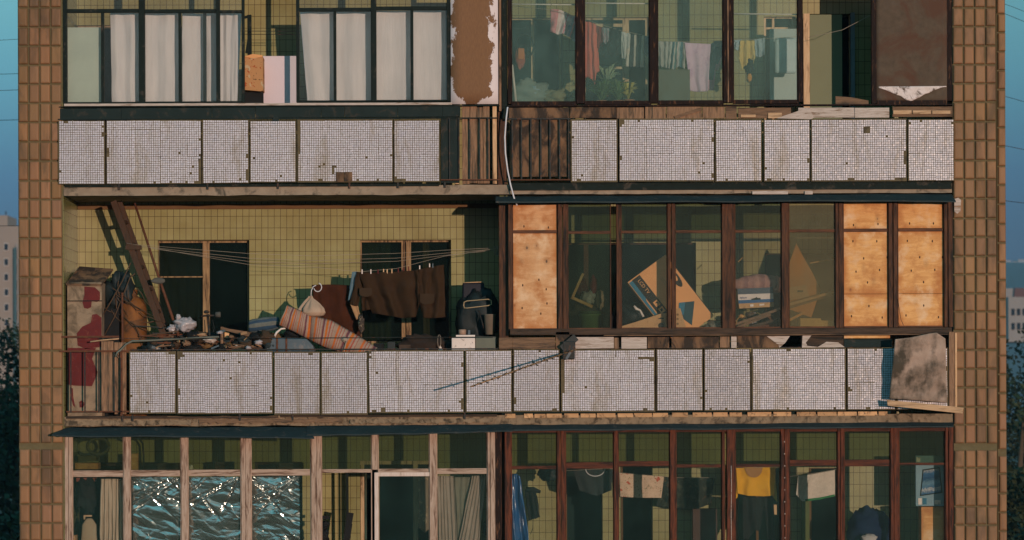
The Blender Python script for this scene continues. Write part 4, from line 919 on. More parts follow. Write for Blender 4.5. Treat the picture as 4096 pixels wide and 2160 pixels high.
def plant(u, v, y, h, n, seed, label, mat, spread=.16):
    r2 = random.Random(seed); base = P(u, v, y); o = thing('potted_plant', label, 'plant', base, 'house plants behind the glass')
    mb = MB(); mb.lathe([(0,.055),(.10,.075),(.105,.08),(.11,.07)], base, 14); mb.build('pot', M('clay_pot', (.25,.10,.05), rough=.9), o)
    mb = MB()
    for i in range(n):
        a = r2.uniform(0, 6.28); L = h*r2.uniform(.45,1.0); sp_ = spread*r2.uniform(.3,1); k = r2.uniform(.6,1.5); mb.t = (k,k,k*.9)
        s0 = base + Vector((0,0,.1)); dirv = Vector((math.cos(a)*sp_, math.sin(a)*sp_*.6, L))
        wv = Vector((-math.sin(a), math.cos(a)*.6, .2)).normalized()*.022
        q0 = s0 + dirv*.45; q1 = s0 + dirv*.8 + Vector((math.cos(a)*.03,0,0)); q2 = s0 + dirv + Vector((math.cos(a)*.07, 0, -.05))
        mb.tube([s0, q0], [.003,.002], 4); i0 = len(mb.v)
        mb.v += [q0, q1-wv, q2, q1+wv]; mb.face((i0,i0+1,i0+2,i0+3))
    mb.build('foliage', mat, o, solid=.002)
plant(1518, 278, .35, .34, 90, 1, 'bushy dark green potted plant under the coral towel', m_ileaf)
plant(1560, 278, .4, .33, 90, 2, 'potted plant with curling leaves right of the bushy one', m_ileaf)
plant(1586, 276, .38, .28, 30, 3, 'yellowing potted plant under the striped trousers', M('yellow_leaf', (.30,.26,.06), (.22,.20,.05), rough=.6, tint=True), .08)
plant(1530, 246, .55, .38, 22, 4, 'pale leafed potted plant behind the bushy one', M('grey_leaf', (.22,.28,.19), (.16,.21,.15), rough=.6, tint=True), .12)
for a, b, v in ((1290,1458,12),(1474,1644,10.5),(1848,2016,40)): one(MB().tube([P(a,v-1,.2), P(b,v+2,.2)], .008), 'curtain_rod', m_white, {12:'thin white rod across the top of the leftmost large pane', 10.5:'thin white rod across the top of the coral towel pane', 40:'thin white rod at the height of the inner window, behind the yellow shirt pane'}[v], 'curtain rod', 'curtain rods in the upper right balcony')
mb = MB(); mb.tube([P(2040,100,.3), P(2125,82,.33), P(2195,46,.36)], .0028, 5); one(mb, 'clothesline', m_cord, 'thin slanting line across the olive door', 'clothesline')
one(MB().pbox(1942, 78, 2012, 262, .8, .81), 'sheet', M('pale_plastic_sheet', (.30,.37,.36), (.24,.30,.29), rough=.6, scale=2), 'pale grey plastic sheet hanging before the inner window right of the yellow shirt', 'plastic sheet')
one(MB().pbox(1955, 100, 2010, 190, .5, .56), 'basket', M('translucent_tub', (.34,.42,.44), (.26,.34,.36), rough=.5), 'grey blue plastic tub standing before the inner window right of the yellow shirt', 'tub', bevel=.03)
# ---- junk on the open balcony
o = root('cabinet', 'old upright cabinet of flaking cream and red paint in the left corner', 'cabinet', 212, 1040, .3)
m_cab = M('flaking_cream_paint', (.29,.215,.145), (.18,.135,.095), rough=.85, scale=7, dirt=((.12,.09,.06), .3, 4.5), bump=.5)
m_redp = M('flaking_red_paint', (.115,.012,.012), (.075,.008,.009), rough=.7, scale=8, bump=.5, dirt=((.17,.06,.04), .1, 10))
MB().pbox(170, 704, 257, 1042, .14, .5).build('body', m_cab, o, bevel=.006)
MB().pbox(168, 749, 258, 751.5, .132, .15).build('seam', m_black, o)
for pts in ([(214,714),(240,716),(253,728),(253,747),(246,753),(232,751),(231,766),(222,770),(213,768),(209,754),(214,735)], [(233,785),(244,783),(256.5,792),(256.5,866),(216,871),(196,862),(194,832),(208,815),(230,805)], [(171,868),(242,869),(232,896),(246,929),(238,950),(231,965),(186,963),(171,960)], [(199,1004),(206,1000),(213,1008),(209,1018),(200,1018)], [(176,968),(183,970),(184,990),(189,1018),(183,1012),(178,990)]): MB().prism(pts, .136, .141).build('red_patch', m_redp, o)
mb = MB(); a, b, c, d = P(168,706,.12), P(257,709,.12), P(287,670,.56), P(202,663,.56)
i0 = len(mb.v); th = Vector((0,.003,-.022)); mb.v += [a,b,c,d,a+th,b+th,c+th,d+th]
for q in ((0,1,2,3),(7,6,5,4),(0,4,5,1),(1,5,6,2),(2,6,7,3),(3,7,4,0)): mb.face([i0+k for k in q])
mb.build('sloping_lid', m_greyplank, o)
mb = MB(); mb.blob(P(296,742,.5), .14, .1, .28, .3, 2, 2, crease=.2); mb.blob(P(318,722,.48), .1, .09, .19, .3, 2, 12, crease=.2)
one(mb, 'tarpaulin', m_tealtarp, 'dark crumpled tarpaulin heaped between the cabinet and the rusty drum', 'tarpaulin')
one(MB().pbox(262, 770, 300, 1040, .35, .5), 'crate', m_black, 'tall black crate in shadow behind the railing beside the cabinet', 'crate', bevel=.01)
c = P(334, 1042, .55)
mb = MB(); hh = lambda v: P(334, v, .55).z - c.z
mb.lathe([(0,.17),(.03,.178),(hh(900),.178),(hh(898),.183),(hh(893),.183),(hh(890),.178),(hh(775),.178),(hh(760),.165),(hh(748),.13),(hh(741),.08),(hh(738),.06),(hh(726),.06),(hh(724),.068),(hh(722),.05)], c, 30)
one(mb, 'drum', M('orange_rusted_drum', (.22,.085,.018), (.085,.03,.01), rough=.7, scale=4, bump=.4, dirt=((.04,.025,.015), .3, 3)), 'orange rusted metal drum with rounded shoulders behind the railing', 'drum')
lad = root('ladder', 'dark wooden ladder leaning to the left against the balcony ceiling', 'ladder', 410, 1042, .6)
mA = wood('dark_ladder_wood', (.07,.035,.02), (.03,.02,.013), 'z')
A0, A1, B0, B1_ = P(404,812,.45), P(289,500,.45), P(422,830,.72), P(304,500,.72)
A0 = A0 + (A0-A1)*.72; B0 = B0 + (B0-B1_)*.62
MB().beam(A0, A1, .075, .045).build('stringer', mA, lad); MB().beam(B0, B1_, .06, .045).build('stringer', mA, lad)
for i in range(9):
    k = .06 + i*.105; MB().beam(A0.lerp(A1, k), B0.lerp(B1_, k) + Vector((.0,0,0)), .045, .03).build('rung', mA, lad)
MB().pbox(318, 611, 357, 622, .40, .47).build('crosspiece', mA, lad)
mb = MB(); mb.beam(P(262,512,.75), P(330,640,.72), .012, .012); 
o = root('shovel', 'rusty shovel with a grey blade standing upside down beside the ladder', 'shovel', 440, 1042, .5)
MB().tube([P(342,505,.62), P(397,679,.52), P(450,839,.4), P(480,930,.34)], [.014,.017,.02,.018]).build('handle', m_rust, o)
mb = MB(); mb.blob(P(400,701,.44), .09, .022, .04, .08, 1.5, 3); b_ = mb.build('blade', m_zinc, o)
m_twig = M('bare_twig', (.10,.06,.035), (.05,.032,.02), rough=.9, bump=0)
for i, pts in enumerate((((258,790),(285,745),(310,700),(331,655)),((262,840),(290,790),(318,720),(330,690)),((300,700),(293,745),(296,790),(268,838)),((320,705),(332,690),(342,682)),((256,806),(240,850),(222,880)),((300,790),(276,828),(262,852)),((330,800),(372,806),(405,800)))):
    mb = MB(); mb.tube([P(a, b, .3+.03*i) for a, b in pts], [.008]*len(pts), 5); one(mb, 'branch', m_twig, ('long bare branch rising from the cabinet to the ladder','bare branch crossing in front of the tarpaulin','crooked branch hanging before the black crate','short twig reaching to the ladder top of the drum','bare branch lying down across the red paint of the cabinet','thin twig low beside the cabinet edge','bare branch lying across the rusty drum')[i], 'branch', 'dry branches in the junk corner')
one(MB().beam(P(310,880,.3), P(309.5,730,.3), .02, .02), 'iron_bar', m_rust, 'upright rusty bar in front of the rusty drum', 'bar')
mb = MB(); mb.tube([P(291,892,-.01), P(296,880,-.01), P(305,874,0), P(318,860,.02), P(334,852,.04), P(375,851,.05), P(460,847,.07), P(552,843,.1)], .0125, 8)
one(mb, 'bent_pipe', M('grey_green_pipe', (.14,.15,.125), (.09,.10,.085), rough=.6), 'long grey bent pipe lying along the parapet over the drum', 'pipe')
mb = MB(); mb.tube([P(296,886,-.012), P(303,895,-.012), P(303,960,-.012), P(302,1035,-.012)], .006, 5); one(mb, 'cable', m_iron, 'dark cable dangling down the railing from the bent pipe', 'cable')
o = root('plastic_bag', 'crumpled white plastic bag lying on the junk left of the bicycle lamp', 'bag', 470, 830, .35)
MB().blob(P(466,812,.35), .125, .1, .085, .35, 2.4, 4, crease=.22).build('bag_body', m_plastic, o); MB().blob(P(450,794,.35), .03, .03, .04, .35, 3, 14, crease=.2).build('bag_neck', m_plastic, o)
one(MB().blob(P(433,822,.38), .05, .06, .05, .35, 2.4, 24, crease=.22), 'plastic_bag', m_plastic, 'small bluish plastic bag left of the larger crumpled one', 'bag')
for i, (u, v, rx, rz, mt, lab) in enumerate(((500,838,.11,.02,cloth('tan_rag',(.36,.24,.15)),'flat tan rag draped in front of the bicycle'),(528,852,.075,.03,cloth('white_rag',(.52,.46,.42)),'dirty white rag below the bicycle lamp'),(470,858,.05,.05,cloth('dark_tan_rag',(.22,.15,.10)),'dark tan rag at the parapet edge'),(487,872,.12,.05,m_black,'black rubber sheet bunched at the parapet edge'),(560,872,.06,.045,m_black,'small black bundle beside the wooden crate'))):
    one(MB().blob(P(u, v, .25), rx, .08, rz, .4, 2.2, 30+i, crease=.22), 'rag', mt, lab, 'rag', 'rags along the parapet')
for i in range(9):
    u = 385 + i*11 + rnd.uniform(-8,8); v = 828 + rnd.uniform(-10, 16)
    one(MB().beam(P(u-38, v+rnd.uniform(-7,7), .28+.03*i), P(u+42, v+rnd.uniform(-7,7), .26+.03*i), .014, .014), 'stick', (m_iron, m_rust, m_twig, m_plank_x)[i%4], 'thin stick lying in the tangle between the drum and the plastic bag', 'stick', 'sticks in the tangle by the drum')
for i, (u, w_, mt) in enumerate(((398,11,m_rust),(414,7,m_iron),(433,5,m_plank),(452,8,m_iron),(378,10,M('ochre_can',(.24,.18,.03),rough=.6)))): one(MB().pbox(u, 848, u+w_, 900, .3, .36), 'post_end', mt, ('rusty post end','dark post end','pale wooden stake','black post end','ochre yellow can')[i] + ' standing behind the parapet right of the drum', 'post' if i < 4 else 'can', 'post ends behind the parapet' if i < 4 else None, bevel=.003)
# more of the heap along the parapet
for i, (u0, u1, lab, mt) in enumerate(((404,511,'drab brown curtain behind the left sash of the left window', cloth('drab_brown_curtain', (.055,.042,.026))),(914,985,'dim olive curtain behind the left sash of the right window', cloth('dim_olive_curtain', (.06,.06,.035))),(1066,1082,'narrow tan curtain strip in the right sash of the right window', cloth('tan_curtain_strip', (.16,.10,.05))))):
    mb = MB(); drape(mb, [(u0,610),(u1,610)], [(u0,858),(u1,858)], YB+.2, .015, 5 if u1-u0 > 30 else 1, 90+i, 40, 16); one(mb, 'curtain', mt, lab, 'curtain', 'curtains inside the windows of the open balcony', solid=.003)
r4 = random.Random(5)
lm = (cloth('tan_scrap', (.30,.19,.11)), m_plastic, m_card2, cloth('pale_scrap', (.42,.36,.31)), m_bluegrey, m_plank_x)
for i in range(24):
    u = 382 + r4.uniform(0, 285); v = 858 + r4.uniform(-26, 14); w_ = r4.uniform(.018,.05)
    if i % 2: mb = MB().blob(P(u, v, r4.uniform(.14,.3)), w_, .03, w_*r4.uniform(.3,.8), .4, 2.6, 500+i, 16, 10, crease=.3)
    else: mb = MB().beam(P(u, v, r4.uniform(.14,.3)), P(u+r4.uniform(-22,22), v+r4.uniform(-9,9), r4.uniform(.14,.3)), r4.uniform(.012,.03), .008)
    one(mb, 'scrap', lm[i % 6], 'small pale scrap lying in the heap behind the parapet', 'scrap', 'pale scraps in the heap behind the parapet')
r3 = random.Random(23)
hm = (m_tealtarp, m_black, cloth('mud_rag', (.06,.042,.028)), cloth('slate_rag', (.035,.05,.055)), cloth('ochre_rag', (.16,.10,.045)), m_tealtarp, m_black)
for i in range(40):
    u = 376 + i*8 + r3.uniform(-8,8); v = 866 + r3.uniform(-24, 8); w_ = r3.uniform(.04,.10)
    one(MB().blob(P(u, v, r3.uniform(.22,.6)), w_*1.25, .08, w_*r3.uniform(.5,1.05), .38, 2.4, 300+i, 18, 12, crease=.25), 'rag', hm[i % 7], 'dark crumpled rag in the heap behind the left half of the parapet', 'rag', 'rags heaped behind the parapet')
for i in range(26):
    u = 385 + r3.uniform(0, 300); v = 862 + r3.uniform(-26, 10); a_ = r3.uniform(-.6,.6); L_ = r3.uniform(14, 40)
    one(MB().beam(P(u-L_*math.cos(a_), v-L_*math.sin(a_), r3.uniform(.2,.5)), P(u+L_*math.cos(a_), v+L_*math.sin(a_), r3.uniform(.2,.5)), r3.uniform(.01,.03), .014), 'slat', (m_obrown_x, m_plank_x, m_iron, m_rust)[i % 4], 'loose slat sticking out of the heap behind the parapet', 'slat', 'slats in the heap behind the parapet')
for i, (u, v, w_, h_, mt) in enumerate(((640,850,22,34,m_obrown_x),(662,858,14,24,m_black),(940,862,26,18,m_black),(975,858,20,26,m_tealtarp),(1004,866,30,16,m_obrown_x),(1124,862,12,22,m_black))):
    one(MB().pbox(u, v, u+w_, v+h_+10, .3, .5), 'crate', mt, ('brown box edge beside the broken crate','black box edge left of the blue tub','flat black box under the rug','dark teal box under the coat','low brown box under the coat hem','narrow black box left of the enamel box')[i], 'box', 'dark boxes behind the parapet', bevel=.006)
for i in range(14):
    u0 = 262 + r3.uniform(0, 90); v0 = 700 + r3.uniform(0, 120); a_ = r3.uniform(-1.2,-.3)
    pts = [P(u0 + k*16*math.cos(a_) + r3.uniform(-4,4), v0 - k*16*math.sin(a_)*1.2 + r3.uniform(-4,4), .32 + .02*k) for k in range(5)]
    one(MB().tube(pts, [.006,.006,.005,.004,.003], 5), 'branch', m_twig, 'thin dry twig in the tangle before the rusty drum', 'branch', 'twigs before the rusty drum')
o = root('bicycle', 'dark bicycle handlebar with a chrome lamp standing before the left window', 'bicycle', 528, 1040, .4)
MB().tube([P(505,795,.42), P(512,790,.38), P(540,789,.36), P(552,788,.4)], .012).build('handlebar', m_iron, o)
MB().tube([P(524,786,.4), P(528,840,.4), P(532,900,.4)], .016).build('stem', m_iron, o)
MB().tube([P(516,800,.38), P(517,830,.36), P(534,846,.38), P(540,820,.4), P(536,800,.4)], .005, 6).build('brake_cable', m_iron, o)
mb = MB(); Mx = Matrix.Rotation(R(90), 4, 'Y'); mb.lathe([(0,.02),(.005,.034),(.06,.036),(.065,.03)], P(543,787,.33), 16, Mx); mb.build('lamp', m_zinc, o)
mb = MB(); mb.lathe([(0,.02),(.012,.036),(.03,.034),(.04,.015)], P(521,784,.36), 16); mb.build('bell', m_iron, o)
o = root('crate', 'broken wooden crate with a slanting top plank beside the rolled bedding', 'crate', 600, 870, .3)
for a, b_ in (((559,870),(560,818)),((638,872),(634,840))): MB().beam(P(*a,.3), P(*b_,.3), .03, .05).build('corner_post', m_plank, o)
MB().beam(P(560,822,.28), P(656,846,.28), .035, .05).build('slat', m_plank_x, o); MB().beam(P(556,868,.29), P(642,870,.29), .025, .05).build('slat', m_plank_x, o); MB().beam(P(566,824,.46), P(650,838,.46), .03, .04).build('slat', m_plank_x, o); MB().beam(P(610,870,.33), P(632,846,.36), .03, .02).build('slat', m_pale, o)
MB().prism([(566,830),(578,832),(576,846),(566,845)], .4, .41).build('slat', m_ply, o)
m_stripebed = uvmat('blue_grey_ticking', [(0,(.10,.13,.14)),(.25,(.03,.06,.10)),(.42,(.13,.14,.13)),(.6,(.04,.07,.11)),(.75,(.11,.13,.13))], 1, 2)
mb = MB()
def roll(a, b):
    w_ = 2*math.pi*b; c0 = P(628+75*a, 818-9*a, .45); rr = .088*(1+.1*mnoise.noise(Vector((a*4, math.cos(w_)*1.5, math.sin(w_)*1.5))))*(1 - .25*(abs(a-.5)*2)**4)
    return c0 + Vector((0, -math.sin(w_)*rr, math.cos(w_)*rr))
mb.grid(roll, 24, 28); one(mb, 'bedding_roll', m_stripebed, 'rolled blue grey ticking mattress left of the orange striped one', 'mattress', solid=.01)
o = root('tub', 'blue grey enamel tub on its side behind the parapet, under the striped mattress', 'tub', 725, 880, .25)
MB().prism([(664,847),(700,846),(772,849),(788,866),(793,882),(672,882)], .2, .55).build('tub_body', m_bluegrey, o, bevel=.015)
for a in (695.5, 719): MB().pbox(a, 846, a+4.5, 882, .19, .2).build('strap', m_rust, o)
mb = MB(); mb.tube([P(690,846,.24), P(697,833,.24), P(708,824,.26), P(725,822,.3), P(745,829,.35)], [.014,.014,.012,.01,.008], 8); one(mb, 'hose', m_white, 'short white curved hose end rising from the tub', 'hose')
one(MB().blob(P(738,838,.4), .11, .09, .07, .15, 2, 44), 'basin', m_black, 'black upturned basin between the tub and the striped mattress', 'basin')
m_matt = uvmat('orange_striped_ticking', [(0,(.30,.21,.16)),(.09,(.44,.12,.035)),(.17,(.31,.21,.17)),(.23,(.29,.085,.055)),(.26,(.33,.24,.19)),(.33,(.28,.10,.075)),(.36,(.33,.24,.19)),(.44,(.29,.16,.12)),(.48,(.13,.05,.06)),(.56,(.31,.22,.18)),(.64,(.46,.13,.025)),(.74,(.32,.21,.165)),(.80,(.31,.085,.06)),(.85,(.33,.24,.19)),(.92,(.29,.13,.10)),(.95,(.31,.22,.17))], 0, 4.6, wob=.03)
mb = MB()
def matt(a, b):
    t_, q = lerp_poly([(722,768),(752,780),(784,795),(832,806),(890,840),(948,877)], a), lerp_poly([(704,812),(742,829),(781,850),(819,869),(865,884),(940,896)], a)
    u, v = t_[0]*(1-b)+q[0]*b, t_[1]*(1-b)+q[1]*b
    fold = math.exp(-((a-.40)/.035)**2)
    y = .30 - .07*math.sin(math.pi*b)**.6 + .05*fold + .012*mnoise.noise(Vector((a*9, b*3, 4))) - .1*a
    return P(u, v, y)
mb.grid(matt, 80, 16); one(mb, 'mattress', m_matt, 'thin orange and purple striped mattress slumping over the parapet', 'mattress', solid=.05)
mb = MB(); mb.blob(P(868,852,.12), .03,.02,.03,.4,3,51,crease=.22); mb.tube([P(872,855,.1),P(868,875,.09),P(866,884,.08)], .006,5); one(mb, 'rope_knot', m_cord, 'knotted cord tied round the striped mattress', 'rope')
sk = root('sack', 'small knotted cloth sack hanging by its drawstring above the striped mattress', 'sack', 790, 795, .3)
mb = MB()
def sack(a, b):
    w_ = 2*math.pi*a; prof = lerp_poly([(0.004,741,784),(.018,748,784),(.075,760,786),(.125,773,788),(.135,783,789),(.10,791,790),(.02,796,791)], b)
    k = 1 + .13*math.cos(w_*8 + b*3)*(1-b)*1.2 + .12*mnoise.noise(Vector((math.cos(w_)*2, math.sin(w_)*2, b*3)))
    c0 = P(prof[2] + 2, prof[1], .3); return c0 + Vector((math.cos(w_)*prof[0]*k*1.08, math.sin(w_)*prof[0]*.8*k, 0))
mb.grid(sack, 48, 18); mb.build('sack_body', cloth('unbleached_cloth', (.42,.31,.23), (.33,.24,.18)), sk)
mb = MB(); mb.tube([P(784,742,.3), P(785,728,.3), P(790,718,.3), P(797,715,.3)], .006, 6); mb.tube([P(797+10*math.cos(a)+4, 720+11*math.sin(a), .3) for a in [i*.42 - 1.3 for i in range(11)]], .006, 6); mb.build('drawstring', m_curtain, sk)
mb = MB(); drape(mb, [(778,742),(785,742)], [(744,784),(757,792)], .31, .008, 1, 5, 8, 12); mb.build('tied_corner', cloth('unbleached_corner', (.42,.31,.23)), sk, solid=.02)
wash('rug', 'rug', 'dark rust brown rug hanging behind the knotted sack', cloth('rust_brown_pile', (.062,.021,.010), (.030,.011,.007)), [(786,714),(830,713),(898,716)], [(800,850),(850,870),(909,856)], y=.6, amp=.03, folds=2, seed=21, group=None)
coat = root('coat', 'heavy dark brown coat pegged upside down on the line', 'coat', 1010, 800, .42)
m_coat = cloth('dark_brown_wool', (.040,.023,.012), (.028,.016,.009))
mb = MB(); drape(mb, [(904,683),(940,684),(985,683),(1040,680),(1056,677)], [(938,786),(975,792),(1012,799),(1046,797),(1057,760)], .42, .04, 3.5, 31, 70, 50, grow=True); mb.build('left_half' if False else 'back_panel', m_coat, coat, solid=.014)
mb = MB(); drape(mb, [(1055,677),(1085,671),(1119,665)], [(1058,762),(1067,799),(1095,800),(1122,797)], .40, .03, 2.3, 33, 40, 40, grow=True); mb.build('front_panel', m_coat, coat, solid=.014)
mb = MB(); drape(mb, [(900,681),(918,684)], [(882,764),(902,770)], .45, .012, 1, 34, 12, 24); mb.build('sleeve', m_coat, coat, solid=.03)
mb = MB(); drape(mb, [(910,690),(940,690)], [(912,780),(940,776)], .46, .02, 1.5, 36, 16, 24); mb.build('sleeve', m_coat, coat, solid=.02)
mb = MB(); drape(mb, [(883,764),(902,768)], [(899,802),(908,795)], .45, .01, 1, 35, 12, 14); mb.build('sleeve_lining', cloth('tan_lining', (.38,.23,.12)), coat, solid=.02)
for a in ((906,722,937,743),(1058,738,1094,763)): 
    mb = MB(); n_ = 12; pts = [(a[0], a[1]), (a[2], a[1]+1)] + [((a[0]+a[2])/2 + (a[2]-a[0])/2*math.cos(math.pi*i/n_), a[3]-6+ (6+ (a[3]-a[1])*.1)*math.sin(math.pi*i/n_)) for i in range(n_+1)]
    mb.prism(pts, .365, .372); mb.build('pocket', cloth('faded_brown_wool', (.048,.031,.019)), coat)
one(MB().blob(P(910,814,.42), .035, .03, .1, .4, 2.6, 61, crease=.3), 'glove', spots('striped_glove', (.05,.04,.035), [((.45,.36,.24),30,.2)]), 'limp striped glove hanging below the coat sleeve', 'glove')
wash('scarf', 'scarf', 'pale blue scarf hanging at the left edge of the brown coat', cloth('faded_blue_cloth', (.12,.20,.25)), [(888,682),(900,681)], [(877,754),(884,750)], y=.48, amp=.006, folds=1.5, seed=37, group=None)
for i, (u, v) in enumerate(((913,681),(935,681),(953,681),(967,680),(976,681),(988,680),(1004,678),(1017,676),(1030,674),(1058,672),(1083,667),(1091,667))):
    k = rnd.random(); one(MB().pbox(u-1.3, v-5, u+1.3, v+6, .395, .425), 'clothespin', (m_pale, m_white, m_redp, m_bluegrey)[int(k*4)], 'small clothespin gripping the brown coat to the line', 'clothespin', 'clothespins along the brown coat')
for i, (va, sag, vb, yy) in enumerate(((607,640,624,.47),(609,652,627,.52),(611,660,630,.56),(606,668,626,.42))):
    mb = MB(); mb.tube([P(u, v, yy) for u, v in ((322,va),(480,va*.5+sag*.5-2),(630,sag-6),(790,sag+1),(906,sag+(14 if i == 3 else -2)),(1000,sag-4+(10 if i == 3 else 0)),(1120,(sag+vb)/2-3),(1251,vb))], .0021, 5)
    one(mb, 'clothesline', m_cord, 'slack pale cord strung from the ladder across the open balcony', 'clothesline', 'cords across the open balcony')
one(MB().beam(P(1251,620,.46), P(1251,642,.46), .06, .06), 'line_hook', m_plank, 'wooden block on the partition wall holding the slack cords', 'block')
rj = root('suitcase', 'dark blue suitcase on the junk pile in the shadowed right corner', 'suitcase', 1192, 730, .75)
MB().pbox(1165, 711, 1220, 752, .7, 1.0).build('case', M('shaded_blue_vinyl', (.008,.01,.02), rough=.6), rj, bevel=.02); MB().tube([P(1168,711,.69), P(1218,709.5,.69)], .006).build('trim', m_pale, rj)  # the corner's shadow is put into the darkened vinyl colour
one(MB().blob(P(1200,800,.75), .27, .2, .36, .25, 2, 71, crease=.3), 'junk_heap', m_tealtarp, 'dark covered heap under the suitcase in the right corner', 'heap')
o = root('folding_chair', 'tubular metal chair frame tilted over the dark heap', 'chair', 1202, 840, .45)
mb = MB(); mb.tube([P(u, v, .45) for u, v in ((1170,776),(1168,768),(1169,760),(1176,757),(1230,753),(1237,756),(1238,766),(1230,769),(1176,775),(1168,774))], .007, 7); mb.build('seat_frame', M('worn_tube', (.40,.30,.18), rough=.4, metal=.3), o)
MB().tube([P(1205,780,.45), P(1222,838,.42)], .008).build('leg', m_iron, o); MB().tube([P(1236,770,.5), P(1240,838,.5)], .008).build('leg', m_iron, o); MB().tube([P(1168,774,.5), P(1166,790,.5)], .006).build('leg', m_iron, o)
c = P(1233, 842, .4); mb = MB(); mb.lathe([(0,.055),(.24,.072),(.245,.076),(.25,.07)], c, 20); one(mb, 'bucket', M('grey_tin', (.20,.17,.13), (.12,.10,.08), rough=.7, scale=6), 'narrow grey tin bucket standing right of the chair frame', 'bucket')
o = root('enamel_box', 'chipped white enamel box on the parapet at the right end of the open balcony', 'box', 1167, 880, .2)
MB().pbox(1137, 850, 1196, 882, .12, .4).build('body', m_white, o, bevel=.008)
one(MB().pbox(1148, 842.5, 1196, 847, .12, .36), 'tray', m_white, 'thin white tray lying on the enamel box', 'tray', bevel=.002)
mb = MB(); mb.lathe([(0,.045),(.06,.048),(.065,.04)], P(1164,842,.24), 18); one(mb, 'bowl', M('pinkish_bowl', (.34,.22,.16), rough=.5), 'pinkish brown bowl standing on the white tray', 'bowl')
one(MB().pbox(1178, 830, 1184, 842, .2, .23), 'jar', m_bluegrey, 'small blue grey jar on the tray beside the bowl', 'jar', bevel=.004)
one(MB().pbox(1197, 847, 1248, 882, .14, .42), 'box', M('grey_green_tin', (.13,.14,.11), (.10,.11,.09), rough=.7), 'flat grey green box right of the white enamel box', 'box', bevel=.004)
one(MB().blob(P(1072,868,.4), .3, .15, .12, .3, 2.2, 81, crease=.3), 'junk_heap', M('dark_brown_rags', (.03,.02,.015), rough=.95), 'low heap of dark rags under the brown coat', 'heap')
mb = MB(); mb.tube([P(1106+4*math.cos(a), 858+17*math.sin(a), .2) for a in [i*.5 for i in range(14)]], .003, 5); one(mb, 'wire_loop', m_cord, 'thin pale wire loop standing left of the enamel box', 'wire')
one(MB().prism([(1108,868),(1115,880),(1103,881)], .2, .21), 'paper_scrap', m_white, 'white scrap of paper at the parapet beside the wire loop', 'paper')
# ---- boxes and junk behind the glass of the boarded balcony
tv = root('cardboard_box', 'large brown television carton lettered LCD TV, standing tilted on its corner', 'box', 1690, 831, .4)
O, Ax, Bx = P(1580.5,713,.35), P(1676,644,.35), P(1700.5,869,.35)
ax, bx = (Ax-O), (Bx-O); nrm = Vector((0,-1,0))
def tvp(a, b, off=0.0): return O + ax*a + bx*b + nrm*off
def tvq(mb, pts, off): 
    return mb.wprism([tvp(a, b, off) for a, b in pts], .002)
mb = MB(); mb.wprism([tvp(a, b) for a, b in ((0,0),(1,0),(1,1),(0,1))], .24); mb.build('carton', m_cardboard, tv, bevel=.004)
m_print = M('black_print', (.025,.024,.022), rough=.8, bump=0); m_blue = M('blue_print', (.03,.16,.26), rough=.7, bump=0); m_teal = M('dark_teal_print', (.015,.06,.085), rough=.7, bump=0)
mb = MB(); tvq(mb, [(.10,.015),(.30,.015),(.30,.78),(.10,.78)], .004); mb.build('printed_band', m_print, tv)
mb = MB(); tvq(mb, [(.015,.02),(.10,.02),(.10,.3),(.075,.34),(.075,.9),(.015,.9)], .004); mb.build('blue_band', m_blue, tv)
for i in range(4):
    b0 = .40+.105*i; mb = MB(); tvq(mb, [(.16,b0),(.27,b0),(.27,b0+.075),(.16,b0+.075)], .0065); mb.build('icon', m_cardboard, tv)
    mb = MB(); tvq(mb, [(.19,b0+.02),(.245,b0+.02),(.235,b0+.05),(.185,b0+.055)] if i % 2 else [(.185,b0+.025),(.24,b0+.015),(.25,b0+.05)], .0085); mb.build('icon_mark', m_print, tv)
mb = MB(); tvq(mb, [(.97 - .0 + 0*0,.02)] if False else [(.86 + .085*math.cos(a), .30 + .155*math.sin(a)) for a in [i*math.pi/10 for i in range(20)]], .004); mb.build('handle_hole', m_print, tv)
mb = MB(); tvq(mb, [(.86 + .045*math.cos(a), .30 + .06*math.sin(a)) for a in [i*math.pi/10 for i in range(20)]], .006); mb.build('handle_tongue', m_cardboard, tv)
for off, l in ((.64,.36),(.60,.40)):
    mb = MB(); tvq(mb, [(off,.2),(off+.012,.2),(off+.012,.2+l*.55),(off,.2+l*.55)], .004); mb.build('print_line', m_card2, tv)
mb = MB(); tvq(mb, [(.60,.60),(.88,.70),(.52,.93),(.42,.72)], .004); mb.build('screen_picture', m_teal, tv)
mb = MB(); tvq(mb, [(.60,.60),(.71,.64),(.52,.76),(.42,.72)], .006); mb.build('screen_highlight', m_blue, tv)
mb = MB(); tvq(mb, [(1.0,.02),(1.015,.02),(1.015,.99),(1.0,.99)], -.01); mb.build('side_seam', m_print, tv)
def lettering(txt, parent, o0, xdir, updir, size, mat, off=.004, name='lettering'):
    cu = bpy.data.curves.new(name, 'FONT'); cu.body = txt; cu.size = size; tmp = bpy.data.objects.new(name, cu); COL.objects.link(tmp)
    me = tmp.to_mesh(); x = xdir.normalized(); z = updir.normalized(); mb = MB()
    for v_ in me.vertices: mb.v.append(o0 + x*v_.co.x + z*v_.co.y + Vector((0,-off,0)))
    for p_ in me.polygons: mb.face(list(p_.vertices))
    tmp.to_mesh_clear(); bpy.data.objects.remove(tmp); bpy.data.curves.remove(cu)
    return mb.build(name, mat, parent)
lettering('LCD TV', tv, tvp(.185, .06), bx, ax, .06, m_cardboard, .0075)
o = root('cardboard_flap', 'torn cardboard sheet with a round black mark below the television carton', 'cardboard', 1625, 831, .25)
MB().prism([(1562,824),(1600,813),(1640,800),(1668,791),(1684,793),(1688,833),(1562,833)], .24, .245).build('sheet', m_card2, o)
